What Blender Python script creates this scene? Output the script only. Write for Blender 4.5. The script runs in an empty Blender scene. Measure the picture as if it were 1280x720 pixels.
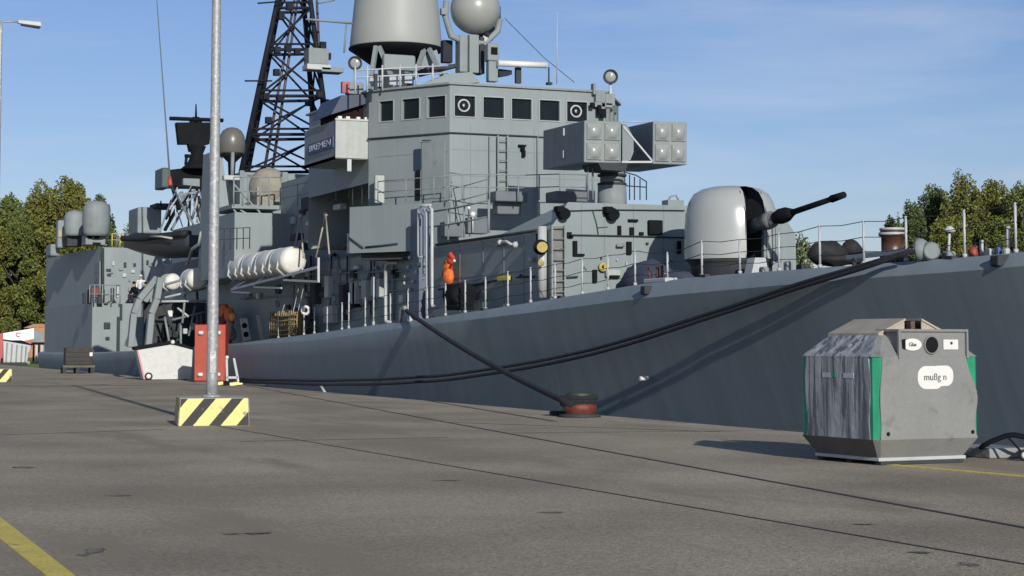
import bpy, math, random
from mathutils import Vector, Matrix
random.seed(7)
R = math.radians
SC = bpy.context.scene
COL = SC.collection
# ------------------------------------------------------------------ camera
# world: x runs along the quay towards the bow, y across towards the water, z up; ground of the quay is z = 0
F = 2350.0; CX = 640.0; HOR = 428.0; PIT = 175.0; CAMZ = 1.7
Y0 = HOR - PIT
th = math.atan2(PIT, F)
al = math.atan(969 / F * math.cos(th))
FW = Vector((-math.cos(al), math.sin(al), 0)); RT = Vector((math.sin(al), math.cos(al), 0)); UPV = Vector((0, 0, 1))
CAM = Vector((0, 0, CAMZ))
cd = bpy.data.cameras.new('camera'); cam = bpy.data.objects.new('camera', cd); COL.objects.link(cam)
cd.sensor_width = 36; cd.lens = F / 1280 * 36; cd.shift_y = -(360 - Y0) / 1280; cd.clip_start = 0.1; cd.clip_end = 6000
fwd = FW * math.cos(th) + UPV * math.sin(th); upc = UPV * math.cos(th) - FW * math.sin(th)
cam.matrix_world = Matrix(((RT.x, upc.x, -fwd.x, 0), (RT.y, upc.y, -fwd.y, 0), (RT.z, upc.z, -fwd.z, CAMZ), (0, 0, 0, 1)))
SC.camera = cam
# ------------------------------------------------------------------ world, sun
SUN_EL = R(20); SDX, SDY = 0.9962, -0.087
w = bpy.data.worlds.new("World"); SC.world = w; w.use_nodes = True
nt = w.node_tree; nt.nodes.clear()
out = nt.nodes.new('ShaderNodeOutputWorld'); bg = nt.nodes.new('ShaderNodeBackground'); sky = nt.nodes.new('ShaderNodeTexSky')
sky.sky_type = 'NISHITA'; sky.sun_disc = False; sky.sun_elevation = SUN_EL; sky.sun_rotation = math.atan2(SDX, SDY)
sky.air_density = 1.0; sky.dust_density = 0.3; sky.ozone_density = 3.5; sky.altitude = 0
bg.inputs[1].default_value = 0.085
# thin cirrus high in the sky
tc = nt.nodes.new('ShaderNodeTexCoord'); mp = nt.nodes.new('ShaderNodeMapping'); mp.inputs['Scale'].default_value = (2.2, 2.2, 15); mp.inputs['Rotation'].default_value = (0.10, 0.08, 0.3)
nz = nt.nodes.new('ShaderNodeTexNoise'); nz.inputs['Scale'].default_value = 1.7; nz.inputs['Detail'].default_value = 7; nz.inputs['Roughness'].default_value = 0.55
nz.inputs['Distortion'].default_value = 0.4
rp = nt.nodes.new('ShaderNodeValToRGB'); rp.color_ramp.elements[0].position = 0.50; rp.color_ramp.elements[0].color = (0, 0, 0, 1)
rp.color_ramp.elements[1].position = 0.74; rp.color_ramp.elements[1].color = (0.36, 0.36, 0.36, 1)
mx = nt.nodes.new('ShaderNodeMix'); mx.data_type = 'RGBA'; mx.inputs[7].default_value = (6.6, 7.6, 9.3, 1)
L = nt.links.new
L(tc.outputs['Generated'], mp.inputs[0]); L(mp.outputs[0], nz.inputs['Vector']); L(nz.outputs['Fac'], rp.inputs[0])
tn = nt.nodes.new('ShaderNodeMix'); tn.data_type = 'RGBA'; tn.blend_type = 'MULTIPLY'; tn.inputs[0].default_value = 1; tn.inputs[7].default_value = (.92, .885, 1.06, 1)
L(sky.outputs[0], tn.inputs[6]); L(rp.outputs[0], mx.inputs[0]); L(tn.outputs[2], mx.inputs[6]); L(mx.outputs[2], bg.inputs[0]); L(bg.outputs[0], out.inputs[0])
sl = bpy.data.lights.new('sun', 'SUN'); sl.energy = 4.0; sl.angle = R(0.5); sl.color = (1.0, 0.95, 0.87)
so = bpy.data.objects.new('sun', sl); COL.objects.link(so); so.location = (0, 0, 40)
sdir = Vector((SDX * math.cos(SUN_EL), SDY * math.cos(SUN_EL), math.sin(SUN_EL)))
so.rotation_euler = sdir.to_track_quat('Z', 'Y').to_euler()
SC.view_settings.view_transform = 'Standard'; SC.view_settings.look = 'None'; SC.view_settings.gamma = 1; SC.view_settings.exposure = 0.08

# ------------------------------------------------------------------ photograph -> place (surveying helper)
def ray(px, py):
    c = Vector(((px - CX) / F, 1.0, (Y0 - py) / F))
    return RT * c.x + FW * (c.y * math.cos(th) - c.z * math.sin(th)) + UPV * (c.y * math.sin(th) + c.z * math.cos(th))
def U(px, py, x=None, y=None, z=None, pl=None):
    d = ray(px, py)
    if x is not None: t = x / d.x
    elif y is not None: t = y / d.y
    elif z is not None: t = (z - CAMZ) / d.z
    else:
        n = pl[1]; t = (Vector(pl[0]) - CAM).dot(n) / d.dot(n)
    return CAM + d * t
def UD(px, py, D):
    d = ray(px, py); return CAM + d * (D / d.dot(FW))
def vplane(A, B):
    d = Vector((B[0] - A[0], B[1] - A[1], 0)); return (Vector((A[0], A[1], 0)), Vector((d.y, -d.x, 0)).normalized())

# ------------------------------------------------------------------ materials
MATS = {}
def mat(name, col, rough=0.6, var=0.12, scale=1.5, bump=0.1, bscale=12, metal=0.0, streak=0.0, spec=0.5, frames=0.0, dirt=None, grain=0.0, emit=None, coord='Object', hullstreak=0):
    if name in MATS: return MATS[name]
    m = bpy.data.materials.new(name); m.use_nodes = True; t = m.node_tree; b = t.nodes['Principled BSDF']; k = t.links.new
    b.inputs['Roughness'].default_value = rough; b.inputs['Metallic'].default_value = metal; b.inputs['Specular IOR Level'].default_value = spec
    co = t.nodes.new('ShaderNodeTexCoord').outputs[coord]
    n = t.nodes.new('ShaderNodeTexNoise'); n.inputs['Scale'].default_value = scale; n.inputs['Detail'].default_value = 6; k(co, n.inputs['Vector'])
    r = t.nodes.new('ShaderNodeMapRange'); r.inputs['From Min'].default_value = 0.3; r.inputs['From Max'].default_value = 0.7
    r.inputs['To Min'].default_value = 1 - var; r.inputs['To Max'].default_value = 1 + var; k(n.outputs['Fac'], r.inputs[0])
    fac = r.outputs[0]
    if streak:
        mp = t.nodes.new('ShaderNodeMapping'); mp.inputs['Scale'].default_value = (5, 5, 0.35); k(co, mp.inputs[0])
        n2 = t.nodes.new('ShaderNodeTexNoise'); n2.inputs['Scale'].default_value = 1.3; n2.inputs['Detail'].default_value = 5; k(mp.outputs[0], n2.inputs['Vector'])
        r2 = t.nodes.new('ShaderNodeMapRange'); r2.inputs['From Min'].default_value = 0.35; r2.inputs['From Max'].default_value = 0.65
        r2.inputs['To Min'].default_value = 1 - streak; r2.inputs['To Max'].default_value = 1 + streak * .6; k(n2.outputs['Fac'], r2.inputs[0])
        mu = t.nodes.new('ShaderNodeMath'); mu.operation = 'MULTIPLY'; k(fac, mu.inputs[0]); k(r2.outputs[0], mu.inputs[1]); fac = mu.outputs[0]
    if hullstreak:
        for sc_, amt in (((1.6, 0, .12), hullstreak), ((.45, 0, .03), hullstreak * .6)):
            mp = t.nodes.new('ShaderNodeMapping'); mp.inputs['Scale'].default_value = sc_; k(co, mp.inputs[0])
            n2 = t.nodes.new('ShaderNodeTexNoise'); n2.inputs['Scale'].default_value = 1.3; n2.inputs['Detail'].default_value = 5; k(mp.outputs[0], n2.inputs['Vector'])
            r2 = t.nodes.new('ShaderNodeMapRange'); r2.inputs['From Min'].default_value = 0.35; r2.inputs['From Max'].default_value = 0.65
            r2.inputs['To Min'].default_value = 1 - amt; r2.inputs['To Max'].default_value = 1 + amt; k(n2.outputs['Fac'], r2.inputs[0])
            mu = t.nodes.new('ShaderNodeMath'); mu.operation = 'MULTIPLY'; k(fac, mu.inputs[0]); k(r2.outputs[0], mu.inputs[1]); fac = mu.outputs[0]
    if grain:
        n3 = t.nodes.new('ShaderNodeTexNoise'); n3.inputs['Scale'].default_value = 28; n3.inputs['Detail'].default_value = 3; k(co, n3.inputs['Vector'])
        r3 = t.nodes.new('ShaderNodeMapRange'); r3.inputs['From Min'].default_value = 0.3; r3.inputs['From Max'].default_value = 0.7
        r3.inputs['To Min'].default_value = 1 - grain; r3.inputs['To Max'].default_value = 1 + grain; k(n3.outputs['Fac'], r3.inputs[0])
        mu = t.nodes.new('ShaderNodeMath'); mu.operation = 'MULTIPLY'; k(fac, mu.inputs[0]); k(r3.outputs[0], mu.inputs[1]); fac = mu.outputs[0]
    vm = t.nodes.new('ShaderNodeVectorMath'); vm.operation = 'SCALE'; vm.inputs[0].default_value = col[:3]; k(fac, vm.inputs['Scale'])
    base = vm.outputs[0]
    if dirt:
        n4 = t.nodes.new('ShaderNodeTexNoise'); n4.inputs['Scale'].default_value = dirt[2]; n4.inputs['Detail'].default_value = 8; n4.inputs['Roughness'].default_value = .65
        if len(dirt) > 3:
            m4 = t.nodes.new('ShaderNodeMapping'); m4.inputs['Scale'].default_value = dirt[3]; k(co, m4.inputs[0]); k(m4.outputs[0], n4.inputs['Vector'])
        else: k(co, n4.inputs['Vector'])
        r4 = t.nodes.new('ShaderNodeMapRange'); r4.inputs['From Min'].default_value = dirt[1]; r4.inputs['From Max'].default_value = dirt[1] + .08; k(n4.outputs['Fac'], r4.inputs[0])
        mm = t.nodes.new('ShaderNodeMix'); mm.data_type = 'RGBA'; mm.inputs[7].default_value = (*dirt[0], 1); k(r4.outputs[0], mm.inputs[0]); k(base, mm.inputs[6]); base = mm.outputs[2]
    k(base, b.inputs['Base Color'])
    if bump:
        nb = t.nodes.new('ShaderNodeTexNoise'); nb.inputs['Scale'].default_value = bscale; nb.inputs['Detail'].default_value = 4; k(co, nb.inputs['Vector'])
        h = nb.outputs['Fac']
        if frames:
            mf = t.nodes.new('ShaderNodeMapping'); mf.inputs['Scale'].default_value = (1.3, 0, .22); k(co, mf.inputs[0])
            nf = t.nodes.new('ShaderNodeTexNoise'); nf.inputs['Scale'].default_value = 1.1; nf.inputs['Detail'].default_value = 2; k(mf.outputs[0], nf.inputs['Vector'])
            wv = t.nodes.new('ShaderNodeTexWave'); wv.bands_direction = 'X'; wv.inputs['Scale'].default_value = 0.42; wv.inputs['Distortion'].default_value = 1.2
            wv.inputs['Detail'].default_value = 2; wv.inputs['Detail Scale'].default_value = .6; k(co, wv.inputs['Vector'])
            a = t.nodes.new('ShaderNodeMath'); a.operation = 'MULTIPLY_ADD'; k(nf.outputs['Fac'], a.inputs[0]); a.inputs[1].default_value = frames; k(h, a.inputs[2])
            a2 = t.nodes.new('ShaderNodeMath'); a2.operation = 'MULTIPLY_ADD'; k(wv.outputs['Fac'], a2.inputs[0]); a2.inputs[1].default_value = frames * .03; k(a.outputs[0], a2.inputs[2]); h = a2.outputs[0]
        bp = t.nodes.new('ShaderNodeBump'); bp.inputs['Strength'].default_value = min(1, bump * 3); bp.inputs['Distance'].default_value = 0.02 if not frames else 0.03
        k(h, bp.inputs['Height']); k(bp.outputs[0], b.inputs['Normal'])
    MATS[name] = m; return m
GREY = mat('superstructure grey paint', (.215, .255, .257), .55, .07, .6, .03, 3, streak=.035, spec=.35, dirt=((.20, .205, .19), .70, .9))
GREY2 = mat('weathered grey paint', (.215, .248, .252), .6, .10, 1.2, .05, 5, streak=.06, spec=.3, dirt=((.16, .15, .12), .66, 1.5))
HULL = mat('hull grey paint', (.20, .245, .265), .55, .07, .35, .05, 1.5, frames=1.8, spec=.35, dirt=((.18, .20, .20), .66, .5), hullstreak=.05)
DARKM = mat('dark grey metal', (.045, .05, .055), .7, .15, 3, .05, spec=.15)
BLACK = mat('black paint', (.010, .011, .014), .75, .2, 2, .05, spec=.08)
MAST = mat('black mast paint', (.016, .018, .026), .7, .25, 2, .05, spec=.12, dirt=((.05, .03, .025), .6, 2))
LIGHTG = mat('pale grey paint', (.42, .44, .44), .45, .08, 3, .03)
WHITE = mat('white paint', (.66, .66, .63), .5, .05, 3, .03)
CANVAS = mat('pale canvas', (.38, .40, .375), .8, .08, 3, .15, 8, streak=.05)
GLASS = mat('dark window glass', (.008, .012, .013), .12, .2, 2, 0.0, spec=.25)
GRP = mat('white fibreglass', (.62, .61, .55), .45, .07, 4, .03, dirt=((.36, .34, .29), .62, 4))
RADOME = mat('radome grey', (.31, .325, .305), .5, .04, .8, .01, spec=.35, dirt=((.24, .25, .235), .62, .7))
GUNM = mat('glossy turret shell', (.34, .36, .35), .24, .03, .8, .01, spec=.6)
ROPE = mat('dark mooring rope', (.016, .018, .024), .9, .25, 20, .4, 60)
ORANGE = mat('orange fabric', (.72, .16, .03), .7, .2, 8, .2)
RED = mat('red paint', (.40, .075, .045), .6, .1, 3, .05, dirt=((.30, .12, .09), .63, 3))
BRED = mat('rusty red paint', (.14, .028, .02), .6, .25, 8, .15)
BGREEN = mat('mossy green paint', (.030, .045, .028), .6, .25, 8, .15)
YELLOW = mat('yellow paint', (.62, .50, .06), .6, .1, 5, .05)
NAVY = mat('dark navy fabric', (.015, .017, .03), .85, .2, 8, .2)
BLUE = mat('blue banner print', (.045, .08, .20), .6, .1, 3, .05)
SKIN = mat('skin', (.45, .28, .20), .5, .05, 5, 0)
GALV = mat('galvanised steel', (.33, .34, .34), .5, .18, 12, .15, 30, metal=.25, dirt=((.52, .53, .53), .56, 9))
NET = mat('brown cargo netting', (.17, .13, .06), .9, .35, 9, .5, 25)
BEIGE = mat('beige covered canvas', (.27, .25, .20), .85, .15, 3, .3, 6)
RUBBER = mat('black rubber', (.015, .015, .015), .8, .2, 8, .2)
TEXTM = mat('black lettering', (.03, .03, .03), .6, .05, 5, 0)
WRIT = mat('white lettering', (.7, .72, .75), .6, .05, 5, 0)
STAIN = mat('brown drum paint', (.08, .035, .022), .4, .3, 8, .1)
BRICKM = mat('orange brick', (.42, .20, .11), .8, .2, 3, .1)

# ------------------------------------------------------------------ mesh builder
class MB:
    def __init__(s): s.v = []; s.f = []; s.sm = []
    def add(s, vs, fs, smooth=False):
        b = len(s.v); s.v += [tuple(p) for p in vs]
        for f in fs: s.f.append(tuple(i + b for i in f)); s.sm.append(smooth)
        return s
    def hexa(s, a, b):  # a: lower 4, b: upper 4
        return s.add(list(a) + list(b), [(3, 2, 1, 0), (4, 5, 6, 7), (0, 1, 5, 4), (1, 2, 6, 5), (2, 3, 7, 6), (3, 0, 4, 7)])
    def box(s, x0, x1, y0, y1, z0, z1):
        x0, x1 = sorted((x0, x1)); y0, y1 = sorted((y0, y1)); z0, z1 = sorted((z0, z1))
        return s.hexa([(x0, y0, z0), (x1, y0, z0), (x1, y1, z0), (x0, y1, z0)], [(x0, y0, z1), (x1, y0, z1), (x1, y1, z1), (x0, y1, z1)])
    def prism(s, poly, z0, z1, top=None):
        n = len(poly); tp = top or poly
        vs = [(p[0], p[1], z0) for p in poly] + [(p[0], p[1], z1) for p in tp]
        fs = [tuple(range(n))[::-1], tuple(range(n, 2 * n))] + [(i, (i + 1) % n, n + (i + 1) % n, n + i) for i in range(n)]
        return s.add(vs, fs)
    def ext(s, pts, vec):  # extrude a polygon by a vector
        n = len(pts); vec = Vector(vec)
        vs = [Vector(p) for p in pts] + [Vector(p) + vec for p in pts]
        return s.add(vs, [tuple(range(n))[::-1], tuple(range(n, 2 * n))] + [(i, (i + 1) % n, n + (i + 1) % n, n + i) for i in range(n)])
    def cyl(s, a, b, r0, r1=None, n=10, cap=True, smooth=True):
        a = Vector(a); b = Vector(b); r1 = r0 if r1 is None else r1
        d = (b - a).normalized(); u = d.orthogonal().normalized(); v = d.cross(u)
        vs = [a + (u * math.cos(2 * math.pi * i / n) + v * math.sin(2 * math.pi * i / n)) * r0 for i in range(n)]
        vs += [b + (u * math.cos(2 * math.pi * i / n) + v * math.sin(2 * math.pi * i / n)) * r1 for i in range(n)]
        s.add(vs, [(i, (i + 1) % n, n + (i + 1) % n, n + i) for i in range(n)], smooth)
        if cap: b0 = len(s.v) - 2 * n; s.f += [tuple(b0 + i for i in range(n))[::-1], tuple(b0 + n + i for i in range(n))]; s.sm += [False, False]
        return s
    def tube(s, pts, r, n=6, closed=False):
        pts = [Vector(p) for p in pts]; m = len(pts); vs = []; prev = None
        for i, p in enumerate(pts):
            if closed: d = pts[(i + 1) % m] - pts[i - 1]
            else: d = pts[min(i + 1, m - 1)] - pts[max(i - 1, 0)]
            d.normalize()
            u = (prev - d * prev.dot(d)).normalized() if prev is not None and (prev - d * prev.dot(d)).length > 1e-4 else d.orthogonal().normalized()
            prev = u; v = d.cross(u); rr = r[i] if isinstance(r, (list, tuple)) else r
            vs += [p + (u * math.cos(2 * math.pi * j / n) + v * math.sin(2 * math.pi * j / n)) * rr for j in range(n)]
        fs = [(i * n + j, i * n + (j + 1) % n, (i + 1) * n + (j + 1) % n, (i + 1) * n + j) for i in range(m - 1) for j in range(n)]
        if closed: fs += [((m - 1) * n + j, (m - 1) * n + (j + 1) % n, (j + 1) % n, j) for j in range(n)]
        else: fs += [tuple(range(n))[::-1], tuple((m - 1) * n + j for j in range(n))]
        return s.add(vs, fs, True)
    def bar(s, a, b, w, h=None):  # rectangular bar
        a = Vector(a); b = Vector(b); h = h or w; d = (b - a).normalized()
        u = d.cross(UPV); u = u.normalized() if u.length > 1e-3 else Vector((1, 0, 0)); v = u.cross(d)
        q = [(-1, -1), (1, -1), (1, 1), (-1, 1)]
        return s.hexa([a + u * i * w / 2 + v * j * h / 2 for i, j in q], [b + u * i * w / 2 + v * j * h / 2 for i, j in q])
    def lathe(s, c, prof, n=24, axis=(0, 0, 1), smooth=True):
        c = Vector(c); d = Vector(axis).normalized(); u = d.orthogonal().normalized(); v = d.cross(u); vs = []
        for r, z in prof: vs += [c + d * z + (u * math.cos(2 * math.pi * i / n) + v * math.sin(2 * math.pi * i / n)) * max(r, 1e-4) for i in range(n)]
        m = len(prof)
        fs = [(k * n + i, k * n + (i + 1) % n, (k + 1) * n + (i + 1) % n, (k + 1) * n + i) for k in range(m - 1) for i in range(n)]
        s.add(vs, fs, smooth)
        b0 = len(s.v) - m * n; s.f += [tuple(b0 + i for i in range(n))[::-1], tuple(b0 + (m - 1) * n + i for i in range(n))]; s.sm += [False, False]
        return s
    def ball(s, c, r, n=16, sq=(1, 1, 1)):
        b0 = len(s.v); m = n // 2
        s.lathe((0, 0, 0), [(r * math.sin(math.pi * k / m), -r * math.cos(math.pi * k / m)) for k in range(m + 1)], n)
        for i in range(b0, len(s.v)): p = s.v[i]; s.v[i] = (p[0] * sq[0] + c[0], p[1] * sq[1] + c[1], p[2] * sq[2] + c[2])
        return s
    def lumpy(s, amp, seed=0, freq=2.0):
        from mathutils import noise
        s.v = [tuple(Vector(p) + noise.noise_vector(Vector(p) * freq + Vector((seed, 0, 0))) * amp) for p in s.v]; return s
WO = {}
def link(o, parent=None, loc=None):
    COL.objects.link(o)
    if parent is not None: o.parent = parent
    return o
def build(mb, name, m, parent=None, bevel=0.0, base=False, smooth_ang=None):
    """mesh from world (or parent-frame) coordinates; a part keeps its thing's origin, a top-level mesh gets its own base as origin"""
    off = Vector((0, 0, 0))
    if parent is not None: off = WO.get(parent.name, Vector((0, 0, 0)))
    elif mb.v:
        xs = [p[0] for p in mb.v]; ys = [p[1] for p in mb.v]; zs = [p[2] for p in mb.v]
        off = Vector(((min(xs) + max(xs)) / 2, (min(ys) + max(ys)) / 2, min(zs)))
    me = bpy.data.meshes.new(name)
    me.from_pydata([(p[0] - off.x, p[1] - off.y, p[2] - off.z) for p in mb.v], [], mb.f)
    me.polygons.foreach_set('use_smooth', mb.sm); me.materials.append(m); me.validate(); me.update()
    import bmesh
    bm = bmesh.new(); bm.from_mesh(me); bmesh.ops.recalc_face_normals(bm, faces=bm.faces); bm.to_mesh(me); bm.free()
    o = bpy.data.objects.new(name, me); link(o, parent)
    if parent is None: o.location = off; WO[o.name] = off
    else: WO[o.name] = off
    if bevel:
        b = o.modifiers.new('bevel', 'BEVEL'); b.width = bevel; b.segments = 2; b.limit_method = 'ANGLE'; b.angle_limit = R(40)
    return o
def empty(name, loc, rz=0, label=None, cat=None, group=None):
    o = bpy.data.objects.new(name, None); COL.objects.link(o); o.location = loc; o.rotation_euler.z = rz; o.empty_display_size = .3
    WO[o.name] = Vector(loc) if rz == 0 else Vector((0, 0, 0))   # rotated things are modelled in their own frame
    if label: tag(o, label, cat, group)
    return o
def tag(o, label=None, cat=None, group=None, kind=None):
    if label: o['label'] = label
    if cat: o['category'] = cat
    if group: o['group'] = group
    if kind: o['kind'] = kind
    return o
def inst(src, parent, loc, name=None, rot=None):
    """copy of a part sharing its mesh"""
    o = src.copy(); COL.objects.link(o); o.parent = parent if parent is not None else None; o.location = loc
    if rot: o.rotation_euler = rot
    return o
def localmesh(mb, name, m, parent, loc, bevel=0, rot=None):
    """a part modelled about its own origin, to be repeated"""
    me = bpy.data.meshes.new(name); me.from_pydata(mb.v, [], mb.f); me.polygons.foreach_set('use_smooth', mb.sm); me.materials.append(m); me.validate()
    o = bpy.data.objects.new(name, me); link(o, parent); o.location = loc
    if rot: o.rotation_euler = rot
    if bevel: b = o.modifiers.new('bevel', 'BEVEL'); b.width = bevel; b.segments = 2; b.limit_method = 'ANGLE'
    return o
def copy_tree(o, parent=None):
    c = o.copy(); COL.objects.link(c); c.parent = parent
    for ch in list(o.children): copy_tree(ch, c)
    return c
def text(body, size, m, parent, loc, rot, name='lettering', depth=.004, align='CENTER'):
    cu = bpy.data.curves.new(name, 'FONT'); cu.body = body; cu.size = size; cu.extrude = depth; cu.align_x = align; cu.align_y = 'CENTER'
    to = bpy.data.objects.new('t', cu); me = bpy.data.meshes.new_from_object(to); bpy.data.objects.remove(to); me.materials.append(m)
    o = bpy.data.objects.new(name, me); link(o, parent); o.location = loc; o.rotation_euler = rot
    return o
def lerp(tab, x):
    if x <= tab[0][0]: return tab[0][1]
    for (a, b), (c, d) in zip(tab, tab[1:]):
        if x <= c: return b + (d - b) * (x - a) / (c - a)
    return tab[-1][1]

# ================================================================== SETTING
QY = U(1280, 563, z=0).y          # quay edge
QY = 18.7
GROUND = mat('worn asphalt', (.310, .270, .198), .9, .23, .30, .3, 45, grain=.30, dirt=((.255, .22, .16), .54, .30, (.35, 1.3, 1)), spec=.25)
KERB = mat('concrete kerb', (.33, .295, .22), .85, .15, 1.0, .3, 25, grain=.2)
m_ = MB(); m_.box(-1500, 120, -700, QY - .9, -.3, 0)
quay = build(m_, 'quay_ground', GROUND); tag(quay, kind='structure')
m_ = MB(); m_.box(-175, 60, QY - .898, QY, -.3, .004)
kerb = build(m_, 'quay_edge', KERB, None, .02); tag(kerb, kind='structure')
m_ = MB(); m_.box(-175, 60, QY - .6, QY - .02, -4, -.302)
build(m_, 'quay_wall', KERB)['kind'] = 'structure'
WATER = mat('dark harbour water', (.012, .02, .022), .08, .2, .5, .5, 1.2, spec=.5)
m_ = MB(); m_.box(-1500, 1500, -699, 1500, -5, -2.4)
build(m_, 'harbour_water', WATER)['kind'] = 'structure'
GRASS = mat('rough grass', (.05, .07, .02), .9, .3, .3, .3, 4)
m_ = MB(); m_.box(-1500, -176, QY - .9, 900, -3, .3); m_.box(-175.9, 1400, 105, 900, -3, .3)
build(m_, 'far_bank', GRASS)['kind'] = 'structure'
# tar joints between the asphalt bays, and the painted lines
TAR = mat('tar joint', (.028, .027, .03), .8, .3, 3, .2)
def strip(name, pa, pb, wd, m, z=.006, parent=None):
    a = U(*pa, z=0); b = U(*pb, z=0); d = (b - a).normalized(); n_ = Vector((-d.y, d.x, 0)) * wd / 2
    q = MB(); q.ext([a - n_ + Vector((0, 0, -.02)), b - n_ + Vector((0, 0, -.02)), b + n_ + Vector((0, 0, -.02)), a + n_ + Vector((0, 0, -.02))], (0, 0, .02 + z))
    o = build(q, name, m, parent); o['kind'] = 'structure'; return o
strip('tar_joint', (296, 480), (1330, 669), .07, TAR)
strip('tar_joint', (250, 529), (1330, 714), .035, TAR)
strip('tar_joint', (-40, 483.5), (330, 480.5), .5, mat('dark drain channel', (.07, .066, .06), .9, .3, 1, .3), z=.005)
strip('tar_joint', (640, 541.5), (1010, 538), .03, TAR)
strip('tar_joint', (300, 552), (560, 547), .03, TAR)
strip('tar_joint', (-60, 546), (205, 537), .03, TAR)
strip('tar_joint', (560, 528), (900, 540), .025, TAR)
YWORN = mat('worn yellow road paint', (.60, .48, .09), .75, .12, 2, .2, 30, grain=.18, dirt=((.20, .17, .08), .62, 2.5))
strip('painted_line', (1110, 581), (1330, 600), .16, YWORN, z=.009)
# broad line at lower left
a0 = U(-14, 636, z=0); a1 = U(98, 724, z=0); b0 = U(-14, 663, z=0); b1 = U(50, 724, z=0)
b1 = U(62, 724, z=0)
m_ = MB(); m_.ext([a0 - UPV * .02, a1 - UPV * .02, b1 - UPV * .02, b0 - UPV * .02], (0, 0, .029)); build(m_, 'painted_line', YWORN)['kind'] = 'structure'
# thin dark tar smears with frayed outlines
m0 = mat('oil mark', (.165, .15, .12), .8, .3, 4, .1)
for (px, py, w_, h_) in ((30, 584, .16, .03), (118, 688, .10, .03), (320, 666, .16, .02), (1210, 705, .08, .02), (290, 667, .1, .012), (1150, 690, .09, .015), (150, 619, .17, .014), (105, 693, .07, .012), (690, 640, .13, .012), (1080, 655, .12, .012), (560, 600, .2, .012)):
    c = U(px, py, z=.006); q = MB(); n = 26
    q.add([c + RT * (w_ * math.cos(2 * math.pi * i / n) * random.uniform(.45, 1.3)) + FW * (h_ * 6 * math.sin(2 * math.pi * i / n) * random.uniform(.3, 1.4)) for i in range(n)], [tuple(range(n))])
    build(q, 'oil_stain', m0)['kind'] = 'structure'

# ================================================================== SHIP
YC = 25.2; YS = 19.9; BOWX = -20.0
S0 = Vector((-80, YC, -2.4))
ship = empty('warship', S0, 0, 'long grey naval warship moored at the quay, gun turret and missile launcher before its bridge', 'warship')
HB = [(0, .05), (2, .65), (5, 1.5), (10, 2.6), (15, 3.4), (20, 4.0), (27, 4.55), (35, 4.95), (45, 5.2), (55, 5.3), (200, 5.3)]
HW = [(0, .03), (3, .05), (8, .7), (14, 1.6), (20, 2.5), (28, 3.6), (38, 4.4), (50, 4.9), (65, 5.15), (200, 5.2)]
def ye(x): return YC - lerp(HB, BOWX - x)
def edge_solve(px, py, inset=0.0):
    y = YS
    for _ in range(30):
        p = U(px, py, y=y); y = .5 * y + .5 * (ye(p.x) + inset)
    return U(px, py, y=y)
EDGE = [(100, 441), (200, 437), (290, 430), (330, 424.5), (400, 416), (460, 407), (520, 400), (600, 388), (700, 372), (770, 360), (830, 350), (900, 343), (980, 338), (1030, 335), (1090, 329), (1167, 324.5), (1280, 317)]
ez = sorted([(p.x, p.z) for p in (edge_solve(a, b) for a, b in EDGE)])
ez = [(-175, ez[0][1])] + ez + [(BOWX, ez[-1][1] + (BOWX - ez[-1][0]) * .07)]
def ze(x): return sum(lerp(ez, x + k) for k in (-2, -1, 0, 1, 2)) / 5
KN = [(100, 444), (400, 426), (480, 414), (600, 399), (700, 387), (767, 378), (800, 373), (900, 364), (1019, 353), (1167, 342), (1280, 335)]
kz = sorted([(p.x, p.z) for p in (edge_solve(a, b, -.12) for a, b in KN)]); kz = [(-175, kz[0][1])] + kz + [(BOWX, kz[-1][1] + (BOWX - kz[-1][0]) * .06)]
def zk(x): return sum(lerp(kz, x + k) for k in (-2, -1, 0, 1, 2)) / 5
q = MB(); xs = [BOWX - i * 1.0 for i in range(0, 117)]; rows = []
for x in xs:
    s = BOWX - x; hb = lerp(HB, s); hw = lerp(HW, s); zt = ze(x); zn = zk(x)
    tw = .22 * min(1, hb / 2)
    prof = [(max(hb - .04, .02), zt), (hb + tw * .25, zt - .04), (hb + tw * .62, (zt + zn) / 2), (hb + tw * .95, zn + .03), (hb + tw, zn)]
    for k in range(1, 9):
        f = k / 8; zz = zn + (-2.6 - zn) * f; prof.append((hw + (hb + tw - hw) * (1 - f) ** 1.25, zz))
    rows.append([(x, YC - a, z) for a, z in prof] + [(x, YC + a, z) for a, z in reversed(prof)])
n = len(rows[0]); q.add([p for r_ in rows for p in r_], [(i * n + j, i * n + j + 1, (i + 1) * n + j + 1, (i + 1) * n + j) for i in range(len(rows) - 1) for j in range(n - 1)], True)
q.f += [tuple(range(n)), tuple((len(rows) - 1) * n + j for j in range(n))]; q.sm += [False, False]
hull = build(q, 'hull', HULL, ship)
mm = hull.modifiers.new('edges', 'EDGE_SPLIT'); mm.split_angle = R(35)
q = MB(); dk = []
for x in xs: hb = max(lerp(HB, BOWX - x) - .03, .01); dk += [(x, YC - hb, ze(x) - .05), (x, YC + hb, ze(x) - .05)]
q.add(dk, [(2 * i, 2 * i + 1, 2 * i + 3, 2 * i + 2) for i in range(len(xs) - 1)]); build(q, 'deck', DARKM, ship)

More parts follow.
